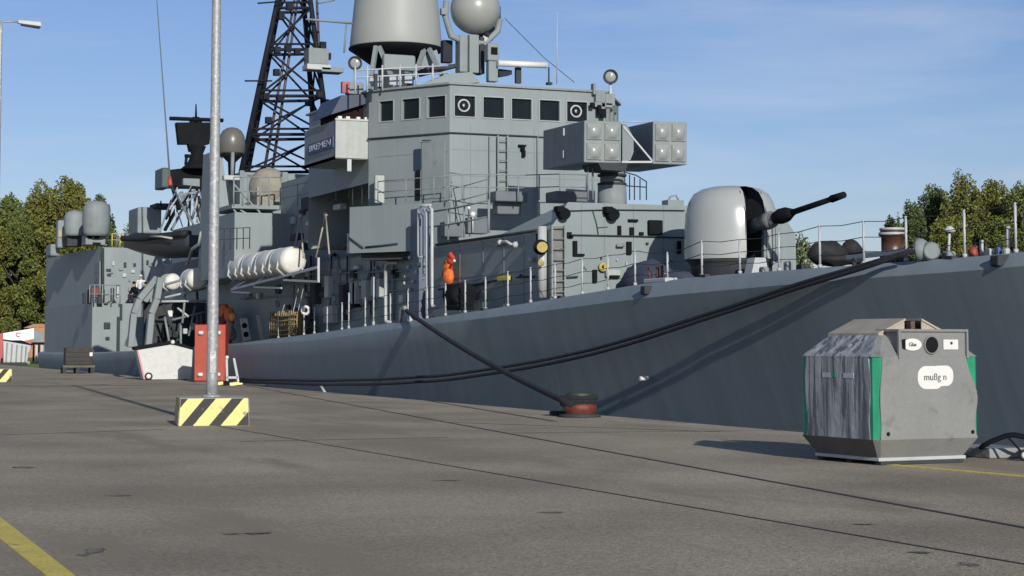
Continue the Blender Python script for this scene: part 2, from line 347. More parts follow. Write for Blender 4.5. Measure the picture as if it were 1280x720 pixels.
def sp(mb, name, m=GREY, parent=None, bevel=0.0): return build(mb, name, m, parent or ship, bevel)
def FB(px0, py0, px1, py1, x, dep, name, m=GREY, parent=None, bevel=.0, mb=None):
    """block whose bow-facing side fills a measured rectangle at station x"""
    a = U(px0, (py0 + py1) / 2, x=x); b = U(px1, (py0 + py1) / 2, x=x); zt = U((px0 + px1) / 2, py0, x=x).z; zb = U((px0 + px1) / 2, py1, x=x).z
    k = mb or MB(); k.box(x - dep, x, a.y, b.y, zb, zt)
    return k if mb else sp(k, name, m, parent, bevel)
def SB(px0, py0, px1, py1, y, dep, name, m=GREY, parent=None, bevel=.0, mb=None):
    a = U(px0, (py0 + py1) / 2, y=y); b = U(px1, (py0 + py1) / 2, y=y); c = (px0 + px1) / 2
    k = mb or MB(); k.box(a.x, b.x, y, y + dep, U(c, py1, y=y).z, U(c, py0, y=y).z)
    return k if mb else sp(k, name, m, parent, bevel)
def wall(mb, A, B, z0, z1, holes, rev=.12):
    """vertical wall from A to B (plan), openings (u0,u1,za,zb) with reveals; outward is to the right of A->B"""
    A = Vector((A[0], A[1], 0)); B = Vector((B[0], B[1], 0)); d = B - A; ln = d.length; d.normalize(); nrm = Vector((d.y, -d.x, 0))
    us = sorted(set([0, ln] + [h[0] for h in holes] + [h[1] for h in holes])); zs = sorted(set([z0, z1] + [h[2] for h in holes] + [h[3] for h in holes]))
    P = lambda u, z, k=0: A + d * u + Vector((0, 0, z)) - nrm * k
    for u0, u1 in zip(us, us[1:]):
        for a, b in zip(zs, zs[1:]):
            cu, cz = (u0 + u1) / 2, (a + b) / 2
            if any(h[0] < cu < h[1] and h[2] < cz < h[3] for h in holes): continue
            mb.add([P(u0, a), P(u1, a), P(u1, b), P(u0, b)], [(0, 1, 2, 3)])
    for h in holes:
        c = [P(h[0], h[2]), P(h[1], h[2]), P(h[1], h[3]), P(h[0], h[3])]; e = [P(h[0], h[2], rev), P(h[1], h[2], rev), P(h[1], h[3], rev), P(h[0], h[3], rev)]
        mb.add(c + e, [(i, (i + 1) % 4, 4 + (i + 1) % 4, 4 + i) for i in range(4)])
    return nrm

# ---- forward deckhouse (below the bridge, behind the gun)
HY = 21.2
XF = U(688, 340, y=HY).x; ZR = U(690, 252, x=XF).z; ZD = ze(XF); ZSH = U(672, 288, y=HY).z
FY = YC * 2 - HY
XE = U(545, 340, y=HY).x
YCH = U(700, 251, x=XF).y
q = MB()
xs1 = U(622, 291, y=HY).x
# vertical sides with a chamfered shoulder at the fore end
q.add([(XF, HY, ZD - .3), (XF, HY, ZSH), (XF, HY + .55, ZR), (XF, FY - .55, ZR), (XF, FY, ZSH), (XF, FY, ZD - .3)], [(0, 1, 2, 3, 4, 5)])
q.add([(XF, HY, ZD - .3), (XF, HY, ZSH), (XE, HY, ZSH), (XE, HY, ZD - .8)], [(0, 1, 2, 3)])
q.add([(XF, HY, ZSH), (XF, HY + .55, ZR), (xs1 + 1.2, HY + 1.3, ZR), (xs1, HY, ZSH)], [(0, 1, 2, 3)])
q.add([(XF, HY + .55, ZR), (XF, FY - .55, ZR), (xs1 + 1.2, FY - .55, ZR), (xs1 + 1.2, HY + 1.3, ZR)], [(0, 1, 2, 3)])
q.add([(xs1, HY, ZSH), (xs1 + 1.2, HY + 1.3, ZR), (xs1 + 1.2, FY - .5, ZR), (xs1, FY, ZSH), ], [(0, 1, 2, 3)])
q.add([(xs1, HY, ZSH), (XE, HY, ZSH), (XE, FY, ZSH), (xs1, FY, ZSH)], [(0, 1, 2, 3)])
q.add([(XF, FY, ZD - .3), (XF, FY, ZSH), (XE, FY, ZSH), (XE, FY, ZD - .8)], [(0, 1, 2, 3)])
q.add([(XE, HY, ZD - .8), (XE, HY, ZSH), (XE, FY, ZSH), (XE, FY, ZD - .8)], [(0, 1, 2, 3)])
fdh = sp(q, 'forward_deckhouse', GREY)
q = MB(); pt = [U(545, 306, y=HY - .06), U(610, 297, y=HY - .06), U(671, 288, y=HY - .06), U(672, 300, y=HY - .06)]; q.tube(pt, .045, 6); sp(q, 'pipe', DARKM, fdh)
q = MB(); q.tube([U(709, 293.5, x=XF + .06), U(790, 295, x=XF + .06), U(856, 297, x=XF + .06)], .022, 5); sp(q, 'pipe', DARKM, fdh)
q = MB(); q.tube([U(690, 264, x=XF + .06), U(760, 262, x=XF + .06), U(856, 263, x=XF + .06)], .015, 5); sp(q, 'pipe', DARKM, fdh)
q = MB(); q.tube([U(702, 347, x=XF + .06), U(722, 346, x=XF + .06)], .03, 5); sp(q, 'pipe', DARKM, fdh)
# corner pipe with the round yellow plate
q = MB(); a = U(678, 372, y=HY - .15); b = U(678, 283, y=HY - .15); q.cyl(a, b, .13, n=14); vp = sp(q, 'vent_pipe', LIGHTG, fdh)
q = MB(); p = U(676, 309, y=HY - .30); q.cyl(p, p + Vector((.06, -.03, 0)), .22, n=18); sp(q, 'sign_plate', BLACK, fdh)
q = MB(); p = U(678, 309, y=HY - .36); q.cyl(p, p + Vector((.06, -.03, 0)), .15, n=18); sp(q, 'warning_disc', mat('faded yellow', (.42, .34, .10), .7, .25, 9, .05), fdh)
q = MB(); p = U(677, 329, y=HY - .30); q.cyl(p, p + Vector((.05, -.05, 0)), .08, n=12); sp(q, 'warning_disc', mat('faded yellow', (.42, .34, .10), .7, .25, 9, .05), fdh)
# vertical ladder beside the corner
def ladder(px0, px1, py0, py1, x, m=GREY2, parent=fdh, step=.28, dep=.18, back=None):
    q = MB(); a0 = U(px0, py0, x=x); a1 = U(px1, py0, x=x); zb = U(px0, py1, x=x).z
    for a in (a0, a1): q.bar((x, a.y, zb), (x, a.y, a0.z), .05, .05)
    o = sp(q, 'ladder', m, parent)
    z = zb + .15
    while z < a0.z - .05:
        q = MB(); q.cyl((x, a0.y, z), (x, a1.y, z), .018, n=6); sp(q, 'rung', m, o); z += step
    return o
q = MB(); FB(690, 283, 706, 371, XF + .10, .08, '', mb=q); sp(q, 'ladder_shadow', mat('ladder shadow grey', (.16, .165, .155), .6, .2, 4, .1), fdh)  # darker plate painted in as the ladder's shadow on the wall
ladder(690, 706, 281, 371, XF + .22, GREY2, None, .30)
# black ventilator shells, brackets and boxes on the fore face
for (px, py, r_) in ((702, 266, .19), (763, 267, .2)):
    q = MB(); p = U(px, py, x=XF); q.cyl(p, p + Vector((.28, 0, -.05)), r_, r_ * .85, 12); q.box(p.x, p.x + .3, p.y - r_ * 1.3, p.y - r_ * .3, p.z, p.z + r_ * .9); sp(q, 'ventilator', BLACK, fdh)
q = MB(); FB(812, 275, 829, 293, XF + .16, .16, '', mb=q); sp(q, 'grating_box', BLACK, fdh, .03)
for g in ((786, 274, 798, 277), (717, 301, 722, 317), (717, 317, 731, 320), (784, 302, 790, 318), (848, 301, 852, 317), (773, 282, 777, 294), (788, 284, 793, 294), (800, 290, 805, 294), (710, 290, 715, 297), (711, 294, 717, 297.5)):
    FB(*g, XF + .09, .085, 'bracket', BLACK, fdh, .01)
q = MB(); p = U(753, 334, x=XF + .05); q.lathe(p, [(.05, .0), (.13, .0), (.13, .08), (.05, .08), (.05, 0)], 16, (1, 0, 0)); sp(q, 'hose_reel', MATS['faded yellow'], fdh)
FB(742, 337, 747, 353, XF + .12, .1, 'extinguisher', BLACK, fdh, .02); FB(758, 337, 776, 346, XF + .14, .1, 'locker', CANVAS, fdh, .02); FB(762, 344, 775, 347, XF + .15, .1, 'bracket', BLACK, fdh)
q = MB(); q.tube([U(741, 263, x=XF + .05), U(746, 280, x=XF + .05), U(748, 293, x=XF + .05)], .012, 4); sp(q, 'cable', DARKM, fdh)
q = MB(); q.tube([U(748, 284, x=XF + .05), U(760, 283, x=XF + .05)], .015, 4); q.tube([U(771, 307, x=XF + .1), U(780, 307, x=XF + .1)], .05, 6); sp(q, 'cable', GREY2, fdh)
# side fittings: lamp bracket pair, little lamp, hand rail, orange gear
q = MB(); a = U(626, 303, y=HY - .2); q.tube([U(620, 307, y=HY), a, U(633, 302, y=HY - .3), U(640, 306, y=HY - .25), U(646, 303, y=HY - .05)], .05, 7); q.ball(tuple(U(625, 303, y=HY - .25)), .09, 8); q.ball(tuple(U(644, 306, y=HY - .25)), .10, 8); sp(q, 'floodlight', LIGHTG, fdh)
q = MB(); q.ball(tuple(U(664, 324, y=HY - .15)), .1, 10); q.cyl(U(664, 324, y=HY - .15), U(663, 326, y=HY), .04, n=6); sp(q, 'bulkhead_lamp', LIGHTG, fdh)
q = MB(); q.tube([U(548, 362, y=HY - .1), U(600, 355, y=HY - .1), U(628, 349, y=HY - .1)], .03, 5); sp(q, 'hose', BLACK, fdh)
SB(621, 345, 634, 351, HY - .15, .12, 'hose_coupling', YELLOW, fdh, .02)
q = MB(); q.tube([U(646, 347, y=HY - .1), U(652, 346, y=HY - .12), U(668, 346, y=HY - .1)], .03, 5); q.ball(tuple(U(651, 345, y=HY - .14)), .06, 8); sp(q, 'valve', DARKM, fdh)
q = MB(); a = U(562, 386, y=HY - .35); b_ = U(598, 381, y=HY - .35); c = (a + b_) / 2
q.cyl(Vector((c.x - .55, HY - .5, c.z + .38)), Vector((c.x + .55, HY - .5, c.z + .38)), .36, n=18); q.box(c.x - .62, c.x + .5, HY - .75, HY - .2, c.z - .1, c.z + .3); sp(q, 'covered_winch', BLACK, None)
# ---- level behind it and the bridge tower
C1 = U(562, 200, x=-58.3); 
XB = -58.3
# station of the bridge front so that it is symmetric about the centre line
for _ in range(20):
    a = U(562, 170, x=XB).y; b = U(757, 170, x=XB).y; XB *= (2 * YC) / (a + b)
Y1 = U(562, 170, x=XB).y; Y2 = 2 * YC - Y1
t = 3.3
for _ in range(30):
    c0 = Vector((XB - math.cos(R(33)) * t, Y1 - math.sin(R(33)) * t, 0)); pp = U(461, 170, y=c0.y); t += .4 * ((c0.x - pp.x))
CO = (c0.x, c0.y); YW = c0.y
ZBR = U(562, 104, x=XB).z; ZBB = ZR - .4
ang = vplane(CO, (XB, Y1))
holesA = []; zwt = U(580, 120, x=XB).z; zwb = U(580, 145.5, x=XB).z
def ua(px, A, pl): p = U(px, 135, pl=pl); return math.hypot(p.x - A[0], p.y - A[1])
for (p0, p1) in ((474.5, 492), (503, 524.5), (534.5, 557)): holesA.append((ua(p0, CO, ang), ua(p1, CO, ang), zwb, zwt))
pf = vplane((XB, Y1), (XB, Y2)); holesB = []
for (p0, p1) in ((568, 593.5), (604, 629.5), (639.5, 664), (674.5, 699), (708.5, 733.5)): holesB.append((ua(p0, (XB, Y1), pf), ua(p1, (XB, Y1), pf), zwb, zwt))
q = MB(); CO2 = (CO[0], 2 * YC - CO[1]); XA = CO[0] - 7.5
nA = wall(q, CO, (XB, Y1), ZBB, ZBR, holesA); nB = wall(q, (XB, Y1), (XB, Y2), ZBB, ZBR, holesB)
mir = [(math.hypot(CO2[0] - XB, CO2[1] - Y2) - h[1], math.hypot(CO2[0] - XB, CO2[1] - Y2) - h[0], h[2], h[3]) for h in holesA]
L_ = math.hypot(CO2[0] - XB, CO2[1] - Y2); wall(q, (XB, Y2), CO2, ZBB, ZBR, [(L_ - h[1], L_ - h[0], h[2], h[3]) for h in holesA])
wall(q, CO2, (XA, CO2[1]), ZBB, ZBR, []); wall(q, (XA, CO2[1]), (XA, CO[1]), ZBB, ZBR, []); wall(q, (XA, CO[1]), CO, ZBB + 2.0, ZBR, [])
plan = [CO, (XB, Y1), (XB, Y2), CO2, (XA, CO2[1]), (XA, CO[1])]
q.add([(a[0], a[1], ZBR) for a in plan], [(0, 1, 2, 3, 4, 5)]); q.add([(a[0], a[1], ZBB) for a in plan], [(5, 4, 3, 2, 1, 0)])
bridge = sp(q, 'bridge', GREY)
cen = Vector((XB - 4, YC, 0))
def grow(pl, k): return [((a[0] - cen.x) * (1 + k) + cen.x, (a[1] - cen.y) * (1 + k) + cen.y) for a in pl]
q = MB(); q.prism(grow(plan, .022), ZBR - .04, ZBR + .03); sp(q, 'roof_edge', GREY2, bridge)
q = MB(); q.prism(grow(plan, -.12), ZBR - 1.1, ZBR - .9) ; sp(q, 'wheelhouse_floor', BLACK, bridge)
q = MB(); zz = U(562, 166, x=XB).z; q.tube([(a[0], a[1], zz) for a in grow(plan[:4], .012)], .028, 5); sp(q, 'grab_rail', DARKM, bridge)
WF = mat('window surround', (.30, .33, .315), .5, .05, 2, .02)
def windows(A, B, holes, nrm, clear=()):
    A = Vector((A[0], A[1], 0)); d = (Vector((B[0], B[1], 0)) - A).normalized()
    for i, h in enumerate(holes):
        P = lambda u, z, k=0: A + d * u + Vector((0, 0, z)) + nrm * k
        e = .11
        q = MB(); q.ext([P(h[0], h[2], -e), P(h[1], h[2], -e), P(h[1], h[3], -e), P(h[0], h[3], -e)], nrm * .012); wn = sp(q, 'window', GLASS, bridge)
        # raised surround
        q = MB(); s_ = .035
        for (u0, u1, a, b) in ((h[0] - s_, h[1] + s_, h[3], h[3] + s_), (h[0] - s_, h[1] + s_, h[2] - s_, h[2]), (h[0] - s_, h[0], h[2], h[3]), (h[1], h[1] + s_, h[2], h[3])):
            q.ext([P(u0, a, .001), P(u1, a, .001), P(u1, b, .001), P(u0, b, .001)], nrm * .03)
        sp(q, 'window_frame', WF, bridge)
        if i in clear:
            c = P((h[0] + h[1]) / 2, (h[2] + h[3]) / 2 + .03, -.07); q = MB(); rr = .20
            q.tube([c + d * rr * math.cos(k * math.pi / 9) + UPV * rr * math.sin(k * math.pi / 9) for k in range(18)], .034, 6, True)
            q.tube([c - d * .03 - UPV * .0, c + nrm * .04], .06, 8); sp(q, 'clear_view_screen', LIGHTG, bridge)
windows(CO, (XB, Y1), holesA, nA); windows((XB, Y1), (XB, Y2), holesB, nB, (0, 4))
for (px, py, h) in ((591, 144, .22), (642, 143, .25), (648, 145, .14), (695, 147, .12)):
    p = U(px, py, x=XB - .25); q = MB(); q.box(p.x - .05, p.x + .05, p.y - .07, p.y + .07, p.z - .12, p.z - .12 + h); sp(q, 'chart_paper', WHITE, bridge)
# door, ladder and small fittings on the tower
P = lambda px, py, k=.03: U(px, py, pl=ang) + nA * k
q = MB(); q.ext([P(519, 187), P(527, 186), P(527, 212), P(519, 213)], nA * .04); sp(q, 'door_window', mat('blue dark glass', (.02, .035, .06), .1, .1, 1, 0), bridge)
q = MB(); q.ext([P(520.5, 214), P(526, 213), P(526, 250), P(520.5, 250)], nA * .04); sp(q, 'door_seal', BLACK, bridge)
q = MB(); q.ext([P(528, 178, .0), P(556, 176, .0), P(556, 247, .0), P(528, 249, .0)], nA * .035); sp(q, 'door', GREY2, bridge)
q = MB(); q.tube([P(530, 176, .1), P(541, 175.5, .1)], .02, 5); sp(q, 'handle', DARKM, bridge)
ladder(622.5, 634.5, 169, 255, XB + .16, GREY2, bridge, .34)
q = MB(); p = U(653.5, 186, x=XB + .1); q.ball(tuple(p), .09, 8); q.box(p.x - .1, p.x + .05, p.y - .15, p.y + .12, p.z + .08, p.z + .14); q.box(p.x - .1, p.x + .02, p.y - .02, p.y + .1, p.z - .28, p.z - .05); sp(q, 'bulkhead_lamp', BLACK, bridge)
# ---- roof of the forward deckhouse: lockers and rail in front of the tower
FB(620, 239, 660, 252, XB + 2.0, .8, 'locker', mat('locker dark grey', (.12, .14, .155), .6, .1, 2, .05), None, .04)
FB(695, 239, 735, 252, XB + 3.0, .9, 'locker', MATS['locker dark grey'], None, .04)
FB(622, 253, 652, 268, XB + 1.6, .5, 'locker', MATS['locker dark grey'], None, .04)
# ---- upper side platform (angled bulwark left of the tower)
zt = U(437, 259, y=19.5).z; zb = U(437, 316.5, y=19.5).z; PA = U(437, 290, y=19.5); t = 4
for _ in range(40):
    pb = Vector((PA.x + math.cos(R(33)) * t, PA.y + math.sin(R(33)) * t, 0)); pp = U(562, 280, y=pb.y); t += .4 * (pp.x - pb.x)
q = MB(); q.prism([(PA.x, PA.y), (pb.x, pb.y), (pb.x - .4, pb.y + 3), (PA.x - .3, YC), (PA.x - .3, PA.y)], zb, zt - .9)
q.prism([(PA.x, PA.y), (pb.x, pb.y), (pb.x - .05, pb.y + .06), (PA.x - .03, PA.y + .09)], zt - .9, zt); platf = sp(q, 'side_platform', GREY)
q = MB(); q.prism([(PA.x + .1, PA.y + .4), (pb.x - .2, pb.y + .3), (pb.x - .6, pb.y + 3), (PA.x - .1, YC)], zb - .25, zb - .002); sp(q, 'deck_beam', DARKM, platf)
q = MB(); pl2 = vplane(PA, pb); PP = lambda px, py, k=.05: U(px, py, pl=pl2) + nA * k
q.tube([PP(458, 309), PP(478, 307), PP(498, 304.5)], .03, 5); q.tube([PP(437, 297), PP(455, 310)], .03, 5); sp(q, 'awning_bar', DARKM, platf)
# platform rails
def rail(points, h=.95, m=GREY2, r=.018, name='guard_rail', parent=None, levels=(1, .5), posts=True):
    q = MB(); 
    for l in levels: q.tube([Vector(p) + UPV * h * l for p in points], r, 5)
    o = sp(q, name, m, parent)
    if posts:
        pm = MB(); pm.cyl((0, 0, 0), (0, 0, h), r * 1.3, n=6); off = S0
        base = None
        for p in points:
            q = MB(); q.cyl(Vector(p), Vector(p) + UPV * h, r * 1.3, n=6); sp(q, 'post', m, o)
    return o
zpl = zt
rail([PP(470, 254, -.1), PP(505, 251, -.1), PP(540, 249, -.1), PP(562, 247, -.1)], .75)
rail([U(562, 248, x=XB + 1.6), U(578, 250, x=XB + 1.9), U(609, 250, x=XB + 2.2), U(648, 251, x=XB + 2.2), U(674, 250, x=XB + 2.2), U(700, 249, x=XB + 2.2), U(733, 250, x=XB + 2.2)], .85)
rail([U(535, 303, y=HY), U(560, 300, y=HY), U(580, 297, y=HY), U(611, 291, y=HY)], 1.0, GREY2, .03)
rail([U(548, 272, y=HY + 1.2), U(580, 266, y=HY + 1.2), U(612, 258, y=HY + 1.2)], .9, GREY2)
q = MB(); FB(585, 272, 610, 292, XF - 7.5, .5, '', mb=q); sp(q, 'locker', MATS['locker dark grey'], None, .03)
q = MB(); FB(556, 277, 578, 296, XF - 9.5, .5, '', mb=q); sp(q, 'locker', MATS['locker dark grey'], None, .03)
q = MB(); q.ball(tuple(U(591, 268, y=HY + .5)), .10, 10); q.ball(tuple(U(586, 260, y=HY + .7)), .06, 8); q.cyl(U(591, 268, y=HY + .5), U(591, 290, y=HY + .5), .02, n=5); sp(q, 'lamp', WHITE, None)
# down pipes at the break of the deckhouse
for (px, top, bot, r_, bend) in ((534, 266, 396, .06, 1), (540, 262, 384, .055, 1), (523, 262, 322, .045, -1), (528, 270, 345, .04, 1), (482, 333, 403, .06, -1)):
    yy = HY - .45; a = U(px, bot, y=yy); b = U(px, top, y=yy); q = MB()
    q.tube([a + Vector((.5, 0, 0)), a + Vector((.06, 0, .02)), a + UPV * .1, (a + b) / 2, b, b + Vector((-.3 * bend, 0, .12)), b + Vector((-.7 * bend, .2, .1))], r_, 8); sp(q, 'pipe', LIGHTG, None)
for (px, py) in ((512, 322), (510, 334), (507, 346), (516, 352), (512, 362), (520, 340), (506, 354), (524, 330)):
    q = MB(); p = U(px, py, y=HY - .3); q.ball(tuple(p), .07, 8); q.cyl(p, p + Vector((0, .3, 0)), .025, n=5); sp(q, 'valve', LIGHTG, None)
q = MB(); x1 = U(519, 360, y=HY - .05).x; x0 = U(530, 360, y=HY - .05).x; q.box(x1, x0, HY - .25, HY, ze(x0), U(524, 262, y=HY).z); sp(q, 'cable_trunk', mat('blue grey trunk', (.10, .13, .19), .5, .1, 2, .05), None)
# ---- long midship side house, in shade, and its upper storey
XM = U(345, 300, y=HY).x; ZU = U(400, 207, y=HY).z
q = MB(); q.box(-104, XE + .002, HY, FY, .6, ZSH - .05); sp(q, 'midship_house', GREY)
q = MB(); q.box(XM - 2, CO[0] - .3, HY + .75, FY - .75, ZSH - .05, ZU); uph = sp(q, 'upper_house', GREY)
X345 = XM
ya = U(293, 300, x=X345).y; zt1 = U(320, 266, x=X345).z; zb1 = U(320, 346, x=X345).z
q = MB(); q.box(X345 - 6.2, X345, ya, 2 * YC - ya, zb1, zt1); sp(q, 'boat_deck_house', GREY)
ya2 = U(266, 250, x=X345 - 8).y; zt2 = U(280, 188, x=X345 - 8).z
ym2 = U(300, 250, x=X345 - 8).y
q = MB(); q.prism([(X345 - 8, ya2), (X345 - 8, ym2), (X345 - 11, ym2), (X345 - 11, ya2)], zb1, zt2, [(X345 - 9.2, ya2 + .1), (X345 - 9.2, ym2 - .6), (X345 - 10.5, ym2 - .6), (X345 - 10.5, ya2 + .1)]); sp(q, 'mast_house', GREY)
q = MB(); q.box(X345 - 11, X345 - 8.02, ym2, 29, zb1, U(330, 216, x=X345 - 8).z); sp(q, 'mast_base_house', GREY)
# outboard ledge line, doors, vents on the shaded wall
for (a, b, c, d_) in ((412, 335, 424, 385), (447, 338, 460, 382), (350, 352, 366, 405)):
    SB(a, b, c, d_, HY - .06, .07, 'door', GREY2, None, .03)
for (a, b, c, d_, m) in ((396, 222, 404, 240, BLACK), (376, 246, 390, 262, DARKM), (416, 255, 425, 262, LIGHTG), (430, 300, 436, 310, DARKM), (405, 345, 410, 372, LIGHTG), (388, 350, 393, 380, DARKM), (362, 292, 372, 300, DARKM), (436, 352, 444, 380, CANVAS), (451, 350, 457, 376, CANVAS), (463, 346, 467, 370, CANVAS), (470, 348, 474, 372, CANVAS), (423, 356, 428, 381, DARKM), (440, 352, 443, 384, BLACK), (425, 378, 429, 400, DARKM), (404, 382, 415, 404, CANVAS)):
    SB(a, b, c, d_, HY - .28, .27, 'locker', m, None, .03)
# raft derrick legs (inverted V struts)
for (px, pt_, l, r_) in ((376, 270, 366, 379), (407, 268, 395, 412)):
    q = MB(); top = U(px, pt_, y=20.2)
    for e in (l, r_): q.cyl(top, U(e, 322, y=19.95), .035, n=6)
    q.ball(tuple(top), .1, 8); sp(q, 'strut', mat('buff strut paint', (.36, .33, .26), .6, .1, 4, .1), None)
q = MB(); q.tube([U(441, 222, y=20.6), U(441, 256, y=20.6)], .03, 5); q.tube([U(453, 224, y=20.6), U(453, 256, y=20.6)], .03, 5); q.tube([U(441, 222, y=20.6), U(466, 221, y=20.6)], .02, 5); sp(q, 'guard_rail', LIGHTG, None)
FB(469, 219, 481, 254, CO[0] + .9, .15, 'locker', CANVAS, None, .04)
# ---- bridge wing with canvas dodger and the name banner
XW = CO[0] - .15; yw = U(419, 175, x=XW).y; ztw = U(440, 151, x=XW).z; zbw = U(440, 199, x=XW).z; XWA = U(380, 180, y=yw).x
q = MB(); q.box(XWA, XW, yw + .02, YW + .6, zbw, zbw + .1); q.box(XWA, XW - .02, yw + .02, yw + .09, zbw, ztw); wing = sp(q, 'bridge_wing', GREY2)
q = MB(); q.box(XW, XW + .05, yw, YW + .12, zbw + .03, ztw); sp(q, 'canvas_screen', CANVAS, wing)
q = MB(); q.box(XW, XW + .09, yw - .02, YW + .12, ztw, ztw + .06); sp(q, 'wing_rail', LIGHTG, wing)
q = MB(); q.box(U(386, 186, y=yw).x, U(417, 178, y=yw).x, yw - .03, yw + .015, U(401, 189, y=yw).z, U(401, 176, y=yw).z); ban = sp(q, 'name_banner', BLUE, wing)
bx0 = U(386, 186, y=yw).x; bx1 = U(417, 178, y=yw).x; bz0 = U(401, 189, y=yw).z; bz1 = U(401, 176, y=yw).z
tx = text('BREMEN', (bz1 - bz0) * .85, WRIT, ban, (0, 0, 0), (R(90), 0, 0)); wd = max(v.co.x for v in tx.data.vertices) - min(v.co.x for v in tx.data.vertices)
tx.scale = ((bx1 - bx0) * .85 / wd, 1, 1); tx.location = Vector(((bx0 + bx1) / 2, yw - .045, (bz0 + bz1) / 2)) - S0
for px in (424, 434, 447, 457):
    q = MB(); q.box(XW - .3, XW - .1, U(px, 145, x=XW).y, U(px + 4.5, 145, x=XW).y, ztw, ztw + .16); sp(q, 'signal_lamp', WHITE, wing)
q = MB(); q.box(XW - .05, XW - .01, U(436, 205, x=XW).y - .05, U(436, 205, x=XW).y + .1, U(436, 214, x=XW).z, zbw); sp(q, 'wing_bracket', LIGHTG, wing)
q = MB(); q.ext([U(427, 119, x=XW - .2), U(414, 143, x=XW - .2), U(459, 129, x=XW - .2), U(459, 118, x=XW - .2)], (-2.5, 0, 0)); sp(q, 'wing_roof', mat('blue grey roof', (.035, .05, .085), .5, .1, 1, .05), wing)
q = MB(); q.box(XW - 2.5, XW - .5, yw + .2, YW + 1, ztw - .1, ztw + .62); sp(q, 'wing_gap_fill', mat('dark red shade', (.018, .010, .010), .8, .2, 4, .1, spec=.1), wing)  # near-black block that fills the gap below the wing roof
# searchlights
def searchlight(px, py, x, rpx, name='searchlight', foot=None):
    p = U(px, py, x=x); D = (p - CAM).dot(FW); r_ = rpx * D / F
    q = MB(); ax = Vector((.92, -.36, -.1)).normalized(); q.lathe(p - ax * r_ * 1.0, [(r_ * .5, 0), (r_ * .95, r_ * .5), (r_ * 1.0, r_ * 1.5), (r_ * .88, r_ * 1.5), (r_ * .7, r_ * .9)], 18, ax); o = sp(q, name, DARKM, None)
    q = MB(); q.lathe(p + ax * r_ * .05, [(r_ * .8, 0), (r_ * .6, r_ * .1), (0, r_ * .2)], 16, ax); sp(q, 'lens', mat('lens glass', (.30, .31, .32), .08, .1, 2, 0, spec=.8), o)
    q = MB(); q.cyl(p - UPV * r_ * .9, p - UPV * (foot or r_ * 3), r_ * .22, n=8); sp(q, 'bracket', LIGHTG, o)
searchlight(444, 79, XB - 4, 9, foot=1.2); searchlight(763, 96, XB + .1, 9.5, foot=1.1)
for g in ((745, 113, 757, 128), (757, 117, 769, 132), (741, 128, 766, 134), (742, 104, 745, 118), (752, 128, 757, 146)):
    FB(*g, XB + .2, .25, 'lamp_bracket', GREY2, None, .02)
for g in ((739, 128, 744, 134), (748, 131, 752, 143), (752, 136, 758, 147)): FB(*g, XB + .3, .12, 'lamp_bracket', BLACK, None, .01)
FB(436, 103, 455, 118, XB - 3.6, .5, 'signal_locker', GREY2, None, .05)
FB(428, 102, 437, 116, XB - 3.5, .2, 'signal_flag', mat('signal flag', (.35, .12, .13), .8, .3, 12, .1), None)
# roof-top clutter in front of the radome: rails, panels
q = MB()
for px in (444, 459, 478, 500, 520, 541): q.cyl(U(px, 113 - (px - 460) * .09 + 2, x=XB - 2.2), U(px, 82 - (px - 460) * .03, x=XB - 2.2), .035, n=5)
for dy in (97, 88): q.tube([U(444, dy, x=XB - 2.2), U(500, dy - 3, x=XB - 2.2), U(560, dy - 6, x=XB - 2.2)], .03, 5)
sp(q, 'guard_rail', LIGHTG, None)
for g in ((462, 94, 479, 108), (487, 93, 502, 106), (506, 90, 516, 104)): FB(*g, XB - 2.6, .05, 'wind_screen', mat('pale screen', (.34, .38, .42), .5, .1, 4, .05), None)
FB(480, 68, 520, 88, XB - 5.5, .3, 'equipment_cabinet', GREY, None, .08)
FB(468, 92, 472, 112, XB - 2.0, .1, 'searchlight_post', DARKM, None)
# radome support and the big egg-shaped radome
XR = U(495, 60, y=YC).x; pc = U(495, 60, y=YC); D = (pc - CAM).dot(FW); rr = 58.5 * D / F
prof = [(rr * .6, -.02), (rr * .98, 0), (rr * 1.0, .12), (rr * .965, .8), (rr * .92, 1.7), (rr * .87, 2.6), (rr * .80, 3.5), (rr * .70, 4.3), (rr * .55, 5.0), (rr * .35, 5.45), (rr * .12, 5.65), (0, 5.68)]
q = MB(); q.lathe((XR, YC, pc.z - .1), prof, 48); rad = sp(q, 'radome', RADOME)
q = MB(); q.lathe((XR, YC, pc.z - .6), [(rr * .5, -.2), (rr * .9, .35), (rr * 1.02, .5), (rr * 1.02, .56), (rr * .5, .56)], 40); sp(q, 'base_ring', BLACK, rad)
q = MB(); q.lathe((XR, YC, ZBR - .5), [(rr * .42, 0), (rr * .38, pc.z - .6 - ZBR + .2)], 24); sp(q, 'pedestal', DARKM, rad)
for (p0, p1) in (((470, 58), (462, 112)), ((474, 58), (495, 108)), ((536, 60), (552, 94)), ((530, 62), (518, 98))):
    q = MB(); q.bar(U(*p0, x=XR + rr * .8), U(*p1, x=XR + rr * .8 + .5), .16, .16); sp(q, 'strut', GREY, rad)
q = MB(); q.ext([U(536, 60, x=XR + 1.3), U(522, 84, x=XR + 1.3), U(538, 90, x=XR + 1.3), U(552, 84, x=XR + 1.3), U(546, 62, x=XR + 1.3)], (-.4, 0, 0)); sp(q, 'gusset', GREY, rad)
q = MB(); q.ext([U(546, 98, x=XB - 1.5), U(560, 92, x=XB - 1.5), U(590, 90, x=XB - 1.5), U(600, 103, x=XB - 1.5), U(520, 108, x=XB - 1.5)], (-1.5, 0, 0)); sp(q, 'pedestal_base', GREY, None)
